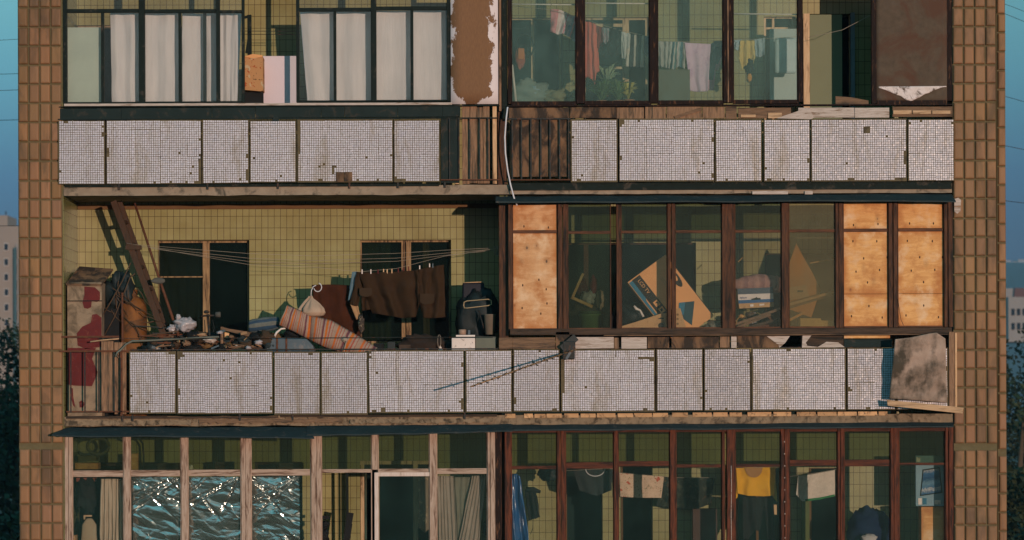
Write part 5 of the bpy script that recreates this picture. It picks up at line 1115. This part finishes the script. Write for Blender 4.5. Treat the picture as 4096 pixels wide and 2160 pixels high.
mb = MB(); mb.prism([(1664+7.2*math.cos(a), 822.5+7.2*math.sin(a)) for a in [i*math.pi/10 for i in range(20)]], .236, .2395); mb.build('round_mark', m_print, o)
MB().prism([(1655,806),(1663,802),(1670,803),(1672,806),(1664,806)], .236, .2395).build('printed_mark', m_print, o)
MB().prism([(1680,800),(1690,801),(1688,815),(1682,812)], .23, .234).build('sticker', m_white, o)
o = root('card', 'small printed card leaning against the television carton', 'card', 1712, 831, .25)
MB().prism([(1697,780),(1713,779),(1728,832),(1697,832)], .25, .256).build('sheet', m_card2, o)
for v in (795,806,818): mb = MB(); mb.prism([(1706+3*math.cos(a), v+3*math.sin(a)) for a in [i*math.pi/6 for i in range(12)]], .246, .2495); mb.build('printed_ring', M('faded_print', (.2,.12,.06), rough=.9), o)
o = root('broken_frame', 'broken corner of a light wooden frame lying in the junk', 'frame', 1465, 775, .35)
MB().beam(P(1440,754,.35), P(1469,690,.35), .03, .03).build('bar', m_ply2, o); MB().beam(P(1440,750,.34), P(1492,774,.34), .035, .03).build('bar', m_ply2, o)
one(MB().blob(P(1480,752,.45), .085, .07, .08, .3, 2.4, 91, crease=.2), 'plastic_bag', m_plastic, 'knotted white plastic bag inside the broken wooden frame', 'bag')
one(MB().blob(P(1512,756,.45), .06, .06, .11, .3, 2.4, 92, crease=.2), 'plastic_bag', M('tan_plastic', (.25,.19,.13), rough=.5, trans=.2), 'tan plastic bag right of the white one', 'bag')
one(MB().blob(P(1495,722,.5), .04, .05, .13, .3, 2.4, 93, crease=.2), 'rag', cloth('crimson_rag', (.22,.02,.02)), 'crimson rag hanging above the white plastic bag', 'rag')
one(MB().blob(P(1466,728,.55), .07, .05, .1, .3, 2.4, 94, crease=.2), 'rag', cloth('dull_red_rag', (.10,.022,.02)), 'dull red rag behind the broken wooden frame', 'rag')
c = P(1486, 832, .4); mb = MB(); mb.lathe([(0,.11),(.17,.13),(.175,.138),(.19,.138),(.195,.12)], c, 24, sx=1.05); one(mb, 'basin', M('green_plastic', (.10,.16,.055), (.07,.12,.04), rough=.4, spec=.4), 'green plastic basin at the bottom left of the boarded balcony', 'basin')
mb = MB(); mb.lathe([(0,.13),(.035,.14),(.04,.12)], P(1486, 793, .4), 24); one(mb, 'lid', M('dark_green_plastic', (.05,.085,.035), rough=.4), 'dark green lid lying on the plastic basin', 'lid')
one(MB().blob(P(1534,812,.25), .085, .1, .14, .2, 2, 95, crease=.4), 'sack', m_black, 'black bin sack in the gap beside the green basin', 'sack')
one(MB().blob(P(1470,782,.55), .2, .15, .1, .3, 2, 96, crease=.3), 'junk_heap', M('grey_brown_rags', (.05,.045,.038), rough=.95), 'heap of grey rags above the green basin', 'heap')
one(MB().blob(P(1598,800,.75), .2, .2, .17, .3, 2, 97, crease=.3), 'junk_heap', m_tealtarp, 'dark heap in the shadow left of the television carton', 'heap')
mb = MB(); mb.tube([P(1596,772,.4), P(1602,780,.4), P(1612,784,.4), P(1620,800,.4)], [.012,.02,.012,.014], 6); one(mb, 'twisted_paper', m_white, 'twist of white paper left of the television carton', 'paper')
one(MB().blob(P(1795,826,.3), .09, .08, .06, .35, 2.4, 98, crease=.2), 'plastic_bag', M('grey_plastic', (.16,.15,.12), rough=.4, trans=.15), 'small grey plastic bag right of the television carton', 'bag')
mb = MB()
def pinkroll(a, b):
    w_ = 2*math.pi*b; rr = lerp_poly([(.05,),(.085,),(.105,),(.11,),(.105,),(.075,)], a)[0]*(1+.12*mnoise.noise(Vector((a*8, math.cos(w_)*2, math.sin(w_)*2))))
    c0 = P(1848+122*a, 720-4*math.sin(a*3)+4*a, .45); return c0 + Vector((0, -math.sin(w_)*rr, math.cos(w_)*rr))
mb.grid(pinkroll, 40, 24); one(mb, 'blanket_roll', uvmat('pink_quilt', [(0,(.34,.19,.17)),(.3,(.27,.15,.14)),(.6,(.36,.21,.18)),(.8,(.24,.13,.13))], 0, 3, interp='LINEAR', wob=.3), 'rolled faded pink quilt lying on the blue and white box', 'blanket', solid=.012)
mb = MB(); mb.tube([P(1952+9*math.cos(a), 716+17*math.sin(a), .33) for a in [i*.35-1.4 for i in range(11)]], .014, 7); one(mb, 'quilt_fold', cloth('salmon_edge', (.42,.20,.16)), 'salmon edged end of the pink quilt, curled over', 'blanket')
o = root('printer_box', 'blue, white and brown printer carton under the pink quilt', 'box', 1903, 780, .35)
MB().prism([(1857,731),(1946,728),(1948.5,777),(1861,781)], .34, .62).build('carton', m_card2, o)
MB().prism([(1858,745.5),(1946.5,743),(1947.5,757),(1859,760)], .335, .339).build('white_band', M('white_print', (.62,.55,.53), rough=.6, bump=0), o)
MB().prism([(1859,760),(1947.5,757),(1948,765),(1859.5,768.5)], .335, .339).build('blue_band', M('deep_blue_print', (.02,.10,.26), rough=.6, bump=0), o)
MB().prism([(1856.5,731),(1946,728),(1946.5,743),(1858,745.5)], .335, .339).build('navy_top', M('navy_print', (.035,.055,.09), (.06,.08,.11), rough=.6, bump=0), o)
MB().prism([(1891,757),(1902,754),(1905,752),(1907,754.5),(1915,754.5),(1915,758.5),(1893,760)], .331, .334).build('black_shape', m_print, o)
MB().prism([(1888,771),(1897,770),(1897,776),(1889,776.5)], .331, .334).build('tape', m_white, o); MB().prism([(1912,770),(1924,769),(1924,773),(1912,774)], .331, .334).build('tape', m_white, o)
lettering('epux', o, P(1862,756,.33), Vector((1,0,.02)), Vector((.25,0,1)), .045, M('letter_blue', (.03,.06,.2), rough=.7, bump=0), .0)
for i, (a, b_, mt) in enumerate((((1853,820),(1965,782),m_plank_x),((1856,828),(1940,796),m_plank_x),((1880,830),(1960,808),m_obrown_x),((1930,795),(1942,810),m_rust),((1905,826),(1956,824),m_rust),((1860,800),(1905,812),m_twig),((1850,812),(1866,826),m_pale))): one(MB().beam(P(*a, .22+.04*i), P(*b_, .2+.04*i), .03, .02), 'plank', mt, 'rough stick lying crosswise in the rubbish under the printer carton', 'stick', 'sticks under the printer carton')
for i in range(6): one(MB().blob(P(1868+rnd.uniform(0,80), 800+rnd.uniform(-6,24), .4+rnd.uniform(0,.2)), .05, .05, .045, .35, 2.4, 110+i, crease=.2), 'rag', (m_plastic, m_tealtarp, cloth('brown_rag_%d' % i if False else 'brown_rag', (.10,.07,.05)))[i % 3], 'crumpled scrap in the rubbish under the printer carton', 'scrap', 'scraps under the printer carton')
mb = MB(); mb.tube([P(1851,824,.18), P(1856,808,.18), P(1862,802,.2), P(1874,800,.2)], .006, 5); mb.blob(P(1866,800,.2), .03,.015,.018,.5,3,120,crease=.22); one(mb, 'dry_flower', m_gold, 'dried golden flower stalk at the left end of the rubbish', 'flower')
mb = MB(); mb.beam(P(1859,664,.2), P(1871,652,.2), .008,.008); one(mb, 'dry_stalk', m_gold, 'thin golden straw stuck to the glass above the pink quilt', 'straw')
one(MB().prism([(2006,618),(2022,650),(2045,690),(2067,737),(2058,757),(2051,780),(2042,805),(2015,794),(1985,783),(1985,676)], .5, .52), 'cardboard', M('orange_cardboard', (.50,.23,.08), (.42,.19,.06), rough=.85, scale=4), 'tall pointed sheet of orange cardboard behind the filmed pane', 'cardboard')
o = root('carton', 'low pale carton with a dark slot behind the filmed pane', 'box', 2012, 757, .35); MB().prism([(1985,729),(2030,722),(2037,752),(1992,760),(1985,757)], .36, .5).build('body', m_pale_x, o); MB().pbox(2008, 736, 2022, 741, .355, .359).build('slot', m_print, o)
for i, (a, b_, mt, lab) in enumerate((((1985,772),(2098,741),m_pale_x,'long pale lath slanting up behind the filmed pane'),((1985,780),(2094,748),m_plank_x,'brown lath just below the long pale one'),((1985,812),(2028,790),m_ply,'short orange lath low behind the filmed pane'),((2040,668),(2104,657),m_pale_x,'thin pale stick high behind the filmed pane'))): one(MB().beam(P(*a, .3+.05*i), P(*b_, .3+.05*i), .03 if i < 3 else .015, .015), 'lath', mt, lab, 'lath', 'laths behind the filmed pane')
one(MB().prism([(2014,806),(2066,807),(2068,812),(2094,813),(2096,832),(2014,832)], .25, .4), 'foam_block', M('cream_foam', (.58,.42,.2), (.52,.36,.16), rough=.9), 'cream foam block lying on the sill behind the filmed pane', 'block', bevel=.006)
# ---- outside the boarded balcony
bl = MB()
def blanket(a, b):
    t_, q = lerp_poly([(2253,861),(2290,857),(2340,847),(2357,845),(2379,860)], a), lerp_poly([(2237,1010),(2290,1014),(2340,1018),(2382,1022)], a)
    u, v = t_[0]*(1-b)+q[0]*b, t_[1]*(1-b)+q[1]*b
    y = -.26 + .12*a + .10*b + .03*mnoise.noise(Vector((a*3, b*3, 7))) + .012*mnoise.noise(Vector((a*8, b*8, 17)))
    return P(u, v, y)
bl.grid(blanket, 40, 40)
def stained():
    m, t, p = new_mat('stained_grey_felt'); v = coords(t, (1,1,.8)); tc_ = t.nodes.new('ShaderNodeTexCoord'); sp_ = t.nodes.new('ShaderNodeSeparateXYZ'); t.links.new(tc_.outputs['UV'], sp_.inputs[0])
    r1 = ramp(t, [(.3,(.20,.145,.11)),(.65,(.36,.275,.225))]); t.links.new(noise_fac(t, v, 5, 7), r1.inputs[0])
    f0 = noise_fac(t, v, 3.4, 7, .6); fm_ = nd(t, 'ShaderNodeMapRange'); fm_.clamp = False; fm_.inputs[1].default_value = .3; fm_.inputs[2].default_value = .7; fm_.inputs[3].default_value = 0.05; fm_.inputs[4].default_value = .85; t.links.new(f0, fm_.inputs[0]); f = fm_.outputs[0]
    ma = nd(t, 'ShaderNodeMath', operation='MULTIPLY_ADD'); ma.inputs[1].default_value = -.30; t.links.new(sp_.outputs[1], ma.inputs[0]); t.links.new(f, ma.inputs[2])
    mb_ = nd(t, 'ShaderNodeMath', operation='MULTIPLY_ADD'); mb_.inputs[1].default_value = -.14; t.links.new(sp_.outputs[0], mb_.inputs[0]); t.links.new(ma.outputs[0], mb_.inputs[2])
    r2_ = ramp(t, [(.10,(0,0,0)),(.44,(1,1,1))]); t.links.new(mb_.outputs[0], r2_.inputs[0])
    t.links.new(mixc(t, r2_.outputs[0], r1.outputs[0], (.055,.045,.032)), p.inputs['Base Color']); p.inputs['Roughness'].default_value = .98
    add_bump(t, p, noise_fac(t, v, 120, 3), .5, .004); return m
one(bl, 'blanket', stained(), 'stiff stained grey blanket hung over the right end of the parapet', 'blanket', solid=.018)
panel(B4, 2256, 883, 2386, 1038, (), grime=.9)
one(MB().prism([(2231,1013),(2424,1034),(2421,1049),(2233,1028)], -.2, -.17), 'plank', m_pale_x, 'weathered plank nailed aslant below the stained blanket', 'plank', bevel=.002)
mb = MB(); mb.tube([P(u, v, -.03) for u, v in ((1282,270),(1278,300),(1274.5,345),(1275.5,385),(1281,430),(1288,466),(1296,497),(1304,518))], .0095, 8); one(mb, 'cable', M('white_cable', (.66,.66,.72), rough=.4, bump=0), 'thick white cable hanging in a curve between the two upper balconies', 'cable')
an = root('antenna', 'thin antenna boom with short rods sticking out from the mosaic parapet', 'antenna', 1430, 890, 0)
T0, T1 = P(1184,973,-1.1), P(1450,880,-.03)
MB().tube([T0, T1], .010).build('boom', M('bronze_rod', (.28,.17,.09), rough=.5, metal=.3), an)
pv = (T1-T0).cross(Vector((0,0,1))).normalized()
for i in range(18):
    k = .03 + .052*i; c0 = T0.lerp(T1, k); L = .03 + .012*(i % 3)
    dv = (pv + Vector((0,0,rnd.uniform(-.5,.5)))).normalized()*L
    MB().tube([c0-dv, c0+dv], .007, 6).build('rod', m_iron, an)
MB().pbox(1416, 860, 1447, 905, -.07, -.01).build('bracket', m_iron, an, bevel=.01); MB().beam(P(1414,880,-.05), P(1450,850,-.03), .09, .04).build('plate', m_tealtarp, an); MB().beam(P(1425,905,-.06), P(1446,870,-.05), .03, .03).build('clamp', m_bluegrey, an)
# ---- lower left flat
import numpy as np
def foil(mb, u0, v0, u1, v1, y, seed, sharp):
    """crumpled foil: elongated facets that meet in straight hard creases, hung leaning slightly forward"""
    g = np.random.default_rng(seed*31); W, H = (u1-u0)/F, (v1-v0)/F; nu, nv = 120, 210
    A, B = np.meshgrid(np.linspace(0, 1, nu+1), np.linspace(0, 1, nv+1)); X, Z = A*W, B*H
    def layer(n, el, lo, hi, top):
        cx = g.uniform(-.05, W+.05, n); cz = H*g.uniform(0, 1, n)**top; th = g.normal(.22, .38, n); s_ = lo*(hi/lo)**(g.uniform(0, 1, n)**1.6)
        best = np.full(X.shape, 9.)
        for i in range(n):
            dx, dz = X-cx[i], Z-cz[i]; p = dx*math.cos(th[i]) + dz*math.sin(th[i]); q = -dx*math.sin(th[i]) + dz*math.cos(th[i])
            best = np.minimum(best, s_[i]*(np.maximum(np.abs(p)/el, np.abs(q)) + .25*np.abs(q)))
        return best
    h = layer(26, 4.5, .07, .30, 1.0) + .75*layer(90, 4.0, .05, .30, 1.25) + .35*layer(240, 3.2, .04, .34, 1.4)
    for k in range(5):                                    # long pulled folds running down from the tacked corners
        x0_, a_ = (0, g.uniform(.3, 1.1)) if k % 2 else (W, math.pi - g.uniform(.3, 1.1))
        d_ = np.abs(-(X-x0_)*math.sin(a_) + Z*math.cos(a_)); h = h + .010*np.maximum(0, 1 - d_/.022)*np.maximum(0, 1 - Z/.6)
    h = h*sharp*2.1
    def fn(a, b):
        j, i = int(round(b*nv)), int(round(a*nu)); p = P(u0 + (u1-u0)*a, v0 + (v1-v0)*b, y); p.y += float(h[j, i]) + .075*b - .045*a - .03; return p
    return mb.grid(fn, nu, nv, smooth=False)
m_foil = M('silver_foil', (.62,.64,.64), (.54,.56,.56), rough=.17, scale=4, metal=.94, bump=0)
for i, (a, c, s, lab) in enumerate(((331,455,1.0,'crinkled silver foil filling the second pane of the pale frames, next to the curtain'),(471,603,.8,'smoother dark silver foil in the middle of the three foil panes'),(630,752,1.3,'most crumpled silver foil sheet, next to the open pale sash'))):
    mb = MB(); foil(mb, a, 1195, c, 1440, .17, i+1, s); one(mb, 'foil_sheet', m_foil, lab, 'foil', 'foil sheets in the lower left balcony')
    pass
wash('curtain', 'curtain', 'gathered beige curtain behind the first pane beside the foil', cloth('beige_curtain', (.48,.40,.31), (.38,.31,.24)), [(252,1198),(280,1198),(309,1199)], [(246,1440),(280,1440),(308,1440)], y=.3, amp=.035, folds=6, seed=41, group=None, nu=60)
mb = MB(); mb.lathe([(0,.13),(.35,.11),(.62,.09),(.68,.05),(.70,.03)], P(222,1440,.45), 16, sy=.3); one(mb, 'ironing_board', cloth('pale_board_cover', (.36,.29,.2)), 'narrow pale ironing board standing upright left of the beige curtain', 'ironing board')
o = root('clothes_hook', 'small wooden hanger top above the ironing board', 'hanger', 215, 1294, .4); MB().pbox(208, 1289, 229, 1293, .4, .42).build('bar', m_pale_x, o); MB().pbox(208, 1293, 212, 1300, .4, .42).build('peg', m_pale_x, o)
for a in ((187,1158,246,1174,.5,'flat orange brown box on the high shelf',m_ply),(195,1140,241,1154,.6,'flat olive box above the orange brown one',M('olive_box',(.10,.085,.03),rough=.8)),(190,1195,236,1205,.5,'flat reddish box under the transom',M('reddish_box',(.18,.05,.03),rough=.8))): one(MB().pbox(a[0],a[1],a[2],a[3],a[4],a[4]+.2), 'box', a[6], a[5] + ' of the lower left corner', 'box', 'flat boxes on the lower left shelf', bevel=.004)
mb = MB(); mb.tube([P(246+27*math.cos(a), 1116+20*math.sin(a), .6) for a in [i*.3 for i in range(22)]], .022, 8); one(mb, 'hose_coil', M('olive_hose', (.09,.085,.035), rough=.6), 'coiled olive hose hung high in the lower left corner', 'hose')
mb = MB(); mb.tube([P(u, v, .6) for u, v in ((326,1096),(342,1102),(350,1116),(352,1140),(352,1180))], .014, 7); mb.tube([P(u, v, .62) for u, v in ((326,1090),(348,1096),(358,1110),(360,1140),(360,1180))], .012, 7); one(mb, 'bent_tubes', m_iron, 'pair of dark bent tubes behind the top of the first foil pane', 'tubes')
one(MB().pbox(326, 1135, 347, 1180, .62, .7), 'box', m_ply, 'upright orange box behind the bent tubes', 'box', bevel=.004)
one(MB().blob(P(218,1240,.5), .12, .1, .2, .3, 2, 131, crease=.4), 'coat', m_black, 'dark coat hanging in shadow left of the beige curtain', 'coat')
one(MB().pbox(171, 1340, 186, 1440, .3, .5), 'box', m_card2, 'brown box at the bottom left corner behind the pale frame', 'box')
# open bay
mb = MB(); mb.blob(P(816,1318,.3), .05, .05, .05, .25, 2, 141); mb.blob(P(812,1345,.3), .065, .06, .09, .3, 2, 142); mb.blob(P(808,1400,.3), .09, .08, .2, .2, 2, 143); mb.pbox(804, 1295, 826, 1303, .27, .33)
one(mb, 'bundle', m_black, 'black knobbly bundle standing at the left of the open bay', 'bundle')
mb = MB(); mb.beam(P(856,1440,.4), P(876,1315,.4), .08, .05); mb.beam(P(873,1325,.4), P(880,1288,.4), .075, .06)
one(mb, 'instrument_case', m_black, 'narrow black case leaning upright in the open bay', 'case')
one(MB().pbox(916, 1188, 920.5, 1440, .5, .54), 'batten', m_whiteframe, 'pale batten standing at the door edge in the open bay', 'batten')
one(MB().beam(P(872,1440,.7), P(872,1188,.7), .03, .03), 'batten', m_dgreen, 'dark batten against the tiles behind the black case', 'batten')
wash('lace_curtain', 'curtain', 'patterned lace curtain with a scalloped hem in the white sash', spots('lace_pattern', (.17,.14,.10), [((.32,.25,.17),14,.3)]), [(1050,1190),(1078,1190)], [(1050,1325),(1057,1332),(1066,1340),(1072,1334),(1078,1330)], y=.5, amp=.01, folds=2, seed=51, group=None)
for i, (tp, bt, f, lab) in enumerate((([(1099,1196),(1140,1197)],[(1102,1440),(1150,1440)],5,'thin grey curtain gathered at the left side of the last pane'),([(1186,1197),(1222,1196)],[(1135,1440),(1195,1440)],5,'thin grey curtain drawn aslant at the right side of the last pane'),([(1142,1200),(1188,1200)],[(1148,1440),(1165,1440)],3,'sheer grey curtain between the two gathered ones'))):
    mb = MB(); drape(mb, tp, bt, .3 if i < 2 else .36, .02, f, 52+i, 44, 30); one(mb, 'curtain', m_lace if i < 2 else cloth('sheer_olive', (.27,.27,.21), trans=.3), lab, 'curtain', 'grey curtains in the last pale framed pane', solid=.002)
one(MB().blob(P(1218,1330,.28), .035, .03, .08, .15, 2, 151), 'bottle', m_black, 'dark bottle at the right edge of the last pale framed pane', 'bottle')
for i, (u0, v0, u1, v1) in enumerate(((540,1158,585,1180),(395,1160,450,1182),(700,1162,760,1182))): one(MB().pbox(u0, v0, u1, v1, .7, .9), 'box', m_obrown_x, 'dark box on the shelf above the %s foil sheet' % ('middle','first','last')[i], 'box', 'boxes above the foil sheets')
one(MB().blob(P(478,1172,.3), .03,.02,.03,.4,2.5,161,crease=.2), 'paper_scrap', m_white, 'crumpled white paper above the middle foil sheet', 'paper')
# ---- lower right flat
LR = 'laundry in the lower right balcony'
for pts, yy, lab in ((((1420,1186),(1500,1182),(1545,1182)),.35,'line carrying the dark shirt'),(((1545,1190),(1610,1197),(1700,1205),(1800,1206)),1.0,'line carrying the floral towel'),(((1840,1182),(1900,1181),(1960,1182)),.33,'line carrying the yellow shirt'),(((1980,1205),(2050,1196),(2106,1187)),.95,'line carrying the white towel')):
    mb = MB(); mb.tube([P(a, b, yy) for a, b in pts], .003, 5); one(mb, 'clothesline', m_cord, lab + ' in the lower right balcony', 'clothesline', 'clotheslines in the lower right balcony')
m_tarp = M('blue_plastic_tarp', (.02,.10,.27), (.012,.06,.18), rough=.25, scale=5, bump=.7, bscale=16, spec=.6)
wash('tarpaulin', 'tarpaulin', 'glossy blue plastic sheet hanging at the left post', m_tarp, [(1278,1195),(1295,1192),(1306,1198)], [(1278,1440),(1310,1440),(1340,1440)], y=.25, amp=.05, folds=1.3, seed=61, group=LR, nu=50, nv=50)
o = root('jacket', 'black jacket hanging on a hook beside the blue plastic sheet', 'jacket', 1340, 1310, .45)
mb = MB(); drape(mb, [(1320,1232),(1345,1232)], [(1328,1310),(1345,1305),(1354,1302)], .45, .03, 2, 62, 24, 24); mb.build('body', m_black, o, solid=.03)
MB().tube([P(1322,1232,.42), P(1340,1233,.42), P(1358,1239,.42)], [.03,.035,.018], 8).build('sleeve', m_black, o); MB().tube([P(1339,1305,.43), P(1338,1330,.43), P(1332,1345,.43)], .004, 5).build('strap', m_black, o)
one(MB().blob(P(1376,1192,.6), .11, .06, .09, .3, 2, 171, crease=.3), 'cloth', m_tealtarp, 'dark teal cloth bunched high beside the jacket', 'cloth', LR)
sh = root('shirt', 'dark shirt with a pale neckband hanging upside down', 'shirt', 1495, 1240, .35, LR)
mb = MB(); drape(mb, [(1440,1184),(1495,1182),(1540,1182)], [(1456,1236),(1500,1250),(1536,1236)], .36, .02, 2.5, 63, 30, 20); mb.build('body', M('dark_grey_knit', (.025,.03,.032), rough=.95), sh, solid=.008)
mb = MB(); mb.tube([P(1496+24*math.cos(a), 1182+18*math.sin(a), .335) for a in [i*math.pi/12 for i in range(13)]], .0065, 6); mb.build('neckband', m_curtain, sh)
wash('towel', 'towel', 'floral towel with red blossoms hung slanting', spots('floral_print', (.56,.42,.32), [((.16,.17,.09),22,.22),((.42,.10,.06),8,.2),((.34,.17,.10),30,.2)]), [(1556,1192),(1612,1198),(1669,1202)], [(1558,1252),(1600,1255),(1662,1256)], y=1.0, amp=.012, folds=2, seed=64, group=LR)
wash('shirt', 'shirt', 'dark camouflage patterned garment right of the floral towel', spots('dark_camouflage', (.022,.026,.022), [((.05,.055,.04),13,.3),((.06,.045,.03),9,.22)]), [(1664,1202),(1720,1205),(1796,1206)], [(1648,1276),(1690,1284),(1740,1287),(1786,1272)], y=1.04, amp=.03, folds=4, seed=65, group=LR)
ys = root('shirt', 'bright yellow shirt with a round neck hung by its hem', 'shirt', 1900, 1255, .33, LR)
m_yel = cloth('yellow_jersey', (.68,.36,.03), (.58,.29,.02))
mb = MB(); drape(mb, [(1850,1181),(1895,1181),(1950,1181)], [(1853,1246),(1880,1252),(1920,1254),(1946,1252)], .33, .016, 2.2, 66, 40, 30); mb.build('body', m_yel, ys, solid=.008)
mb = MB(); drape(mb, [(1850,1184),(1862,1186)], [(1846,1262),(1853,1256)], .35, .008, 1, 67, 10, 20); mb.build('sleeve', m_yel, ys, solid=.01)
mb = MB(); drape(mb, [(1934,1184),(1948,1184)], [(1938,1250),(1953,1268)], .37, .008, 1, 68, 10, 20); mb.build('sleeve', cloth('shaded_yellow_jersey', (.40,.30,.06)), ys, solid=.01)  # right sleeve in darker olive: the post's shadow put into its colour
mb = MB(); mb.prism([(1895+22*math.cos(a), 1181.5+25*math.sin(a)) for a in [i*math.pi/14 for i in range(15)]], .305, .309); mb.build('neck_lining', cloth('tan_neck_lining', (.36,.19,.075)), ys)
wash('trousers', 'trousers', 'black trousers hanging under the yellow shirt', m_black, [(1866,1254),(1905,1256),(1944,1254)], [(1866,1360),(1880,1364),(1896,1338),(1908,1341),(1922,1290),(1936,1440),(1950,1440)], y=.38, amp=.02, folds=2.5, seed=69, group=LR)
wash('towel', 'towel', 'white towel with a green hem', uvmat('white_towel_cloth', [(0,(.60,.54,.48)),(.5,(.64,.56,.49))], 0, 1), [(2006,1203),(2040,1199),(2099,1189)], [(2001,1250),(2008,1258),(2016,1267),(2060,1261),(2099,1254)], y=.95, amp=.01, folds=3, seed=70, group=LR)  # white all over, with a slightly duller left half
mb = MB(); drape(mb, [(2018,1262),(2060,1258),(2098,1250)], [(2018,1268),(2060,1263),(2098,1255)], .935, .008, 3, 70, 40, 2); one(mb, 'hem', cloth('green_hem', (.05,.22,.08)), 'ragged green hem along the bottom of the white towel', 'hem', solid=.006)
one(MB().blob(P(2185,1345,.45), .27, .2, .28, .18, 2, 181, crease=.3), 'bedding', cloth('navy_quilt', (.012,.022,.065)), 'big navy blue quilt bundled in the second pane from the right', 'bedding')
one(MB().blob(P(2183,1362,.2), .1, .05, .06, .2, 2, 182, crease=.3), 'cloth', cloth('pale_grey_rag', (.42,.40,.40)), 'pale cloth at the bottom in front of the navy quilt', 'cloth')
o = root('poster', 'blue packaging board with a tilted dark framed picture in the last pane', 'poster', 2340, 1280, .3)
MB().pbox(2302, 1154, 2376, 1281, .3, .36).build('board', M('pale_blue_print', (.19,.30,.36), (.14,.23,.29), rough=.6, scale=3), o, bevel=.004)
MB().prism([(2320,1189),(2363,1183),(2369,1248),(2313,1256)], .292, .299).build('picture', m_black, o)
m_wave = uvmat('blue_wave_print', [(0,(.02,.06,.14)),(.3,(.04,.12,.24)),(.5,(.42,.42,.42)),(.56,(.05,.14,.26)),(.8,(.12,.22,.30)),(1,(.02,.07,.15))], 1, 1.2, interp='LINEAR', wob=.5)
mb = MB(); c_ = [P(2322,1192,.2885), P(2361,1186.5,.2885), P(2366,1246,.2885), P(2315.5,1253,.2885)]
mb.grid(lambda a, b: (c_[0].lerp(c_[1], a)).lerp(c_[3].lerp(c_[2], a), b), 6, 6); mb.build('print', m_wave, o)
for a in ((2304,1158,2314,1170),(2308,1261,2317,1277),(2320,1261,2329,1277),(2349,1266,2364,1277)): MB().pbox(*a, .294, .299).build('tag_mark', m_white if a[0] != 2320 else m_blue, o)
one(MB().pbox(2315, 1283, 2372, 1440, .32, .5), 'cardboard_box', m_ply, 'tall orange brown cardboard box under the blue board', 'box', bevel=.004)
one(MB().pbox(1740, 1284, 1802, 1440, .6, .7), 'cabinet', M('dark_red_brown_door', (.06,.025,.018), rough=.6), 'dark red brown cabinet below the camouflage garment', 'cabinet', bevel=.006)
one(MB().pbox(2014, 1265, 2034, 1440, 1.0, 1.05), 'post', M('olive_post', (.10,.12,.035), rough=.7), 'olive post on the back wall under the white towel', 'post')
one(MB().pbox(1943, 1275, 1952, 1300, .5, .52), 'tag', m_pale, 'small pale tag hanging right of the black trousers', 'tag')
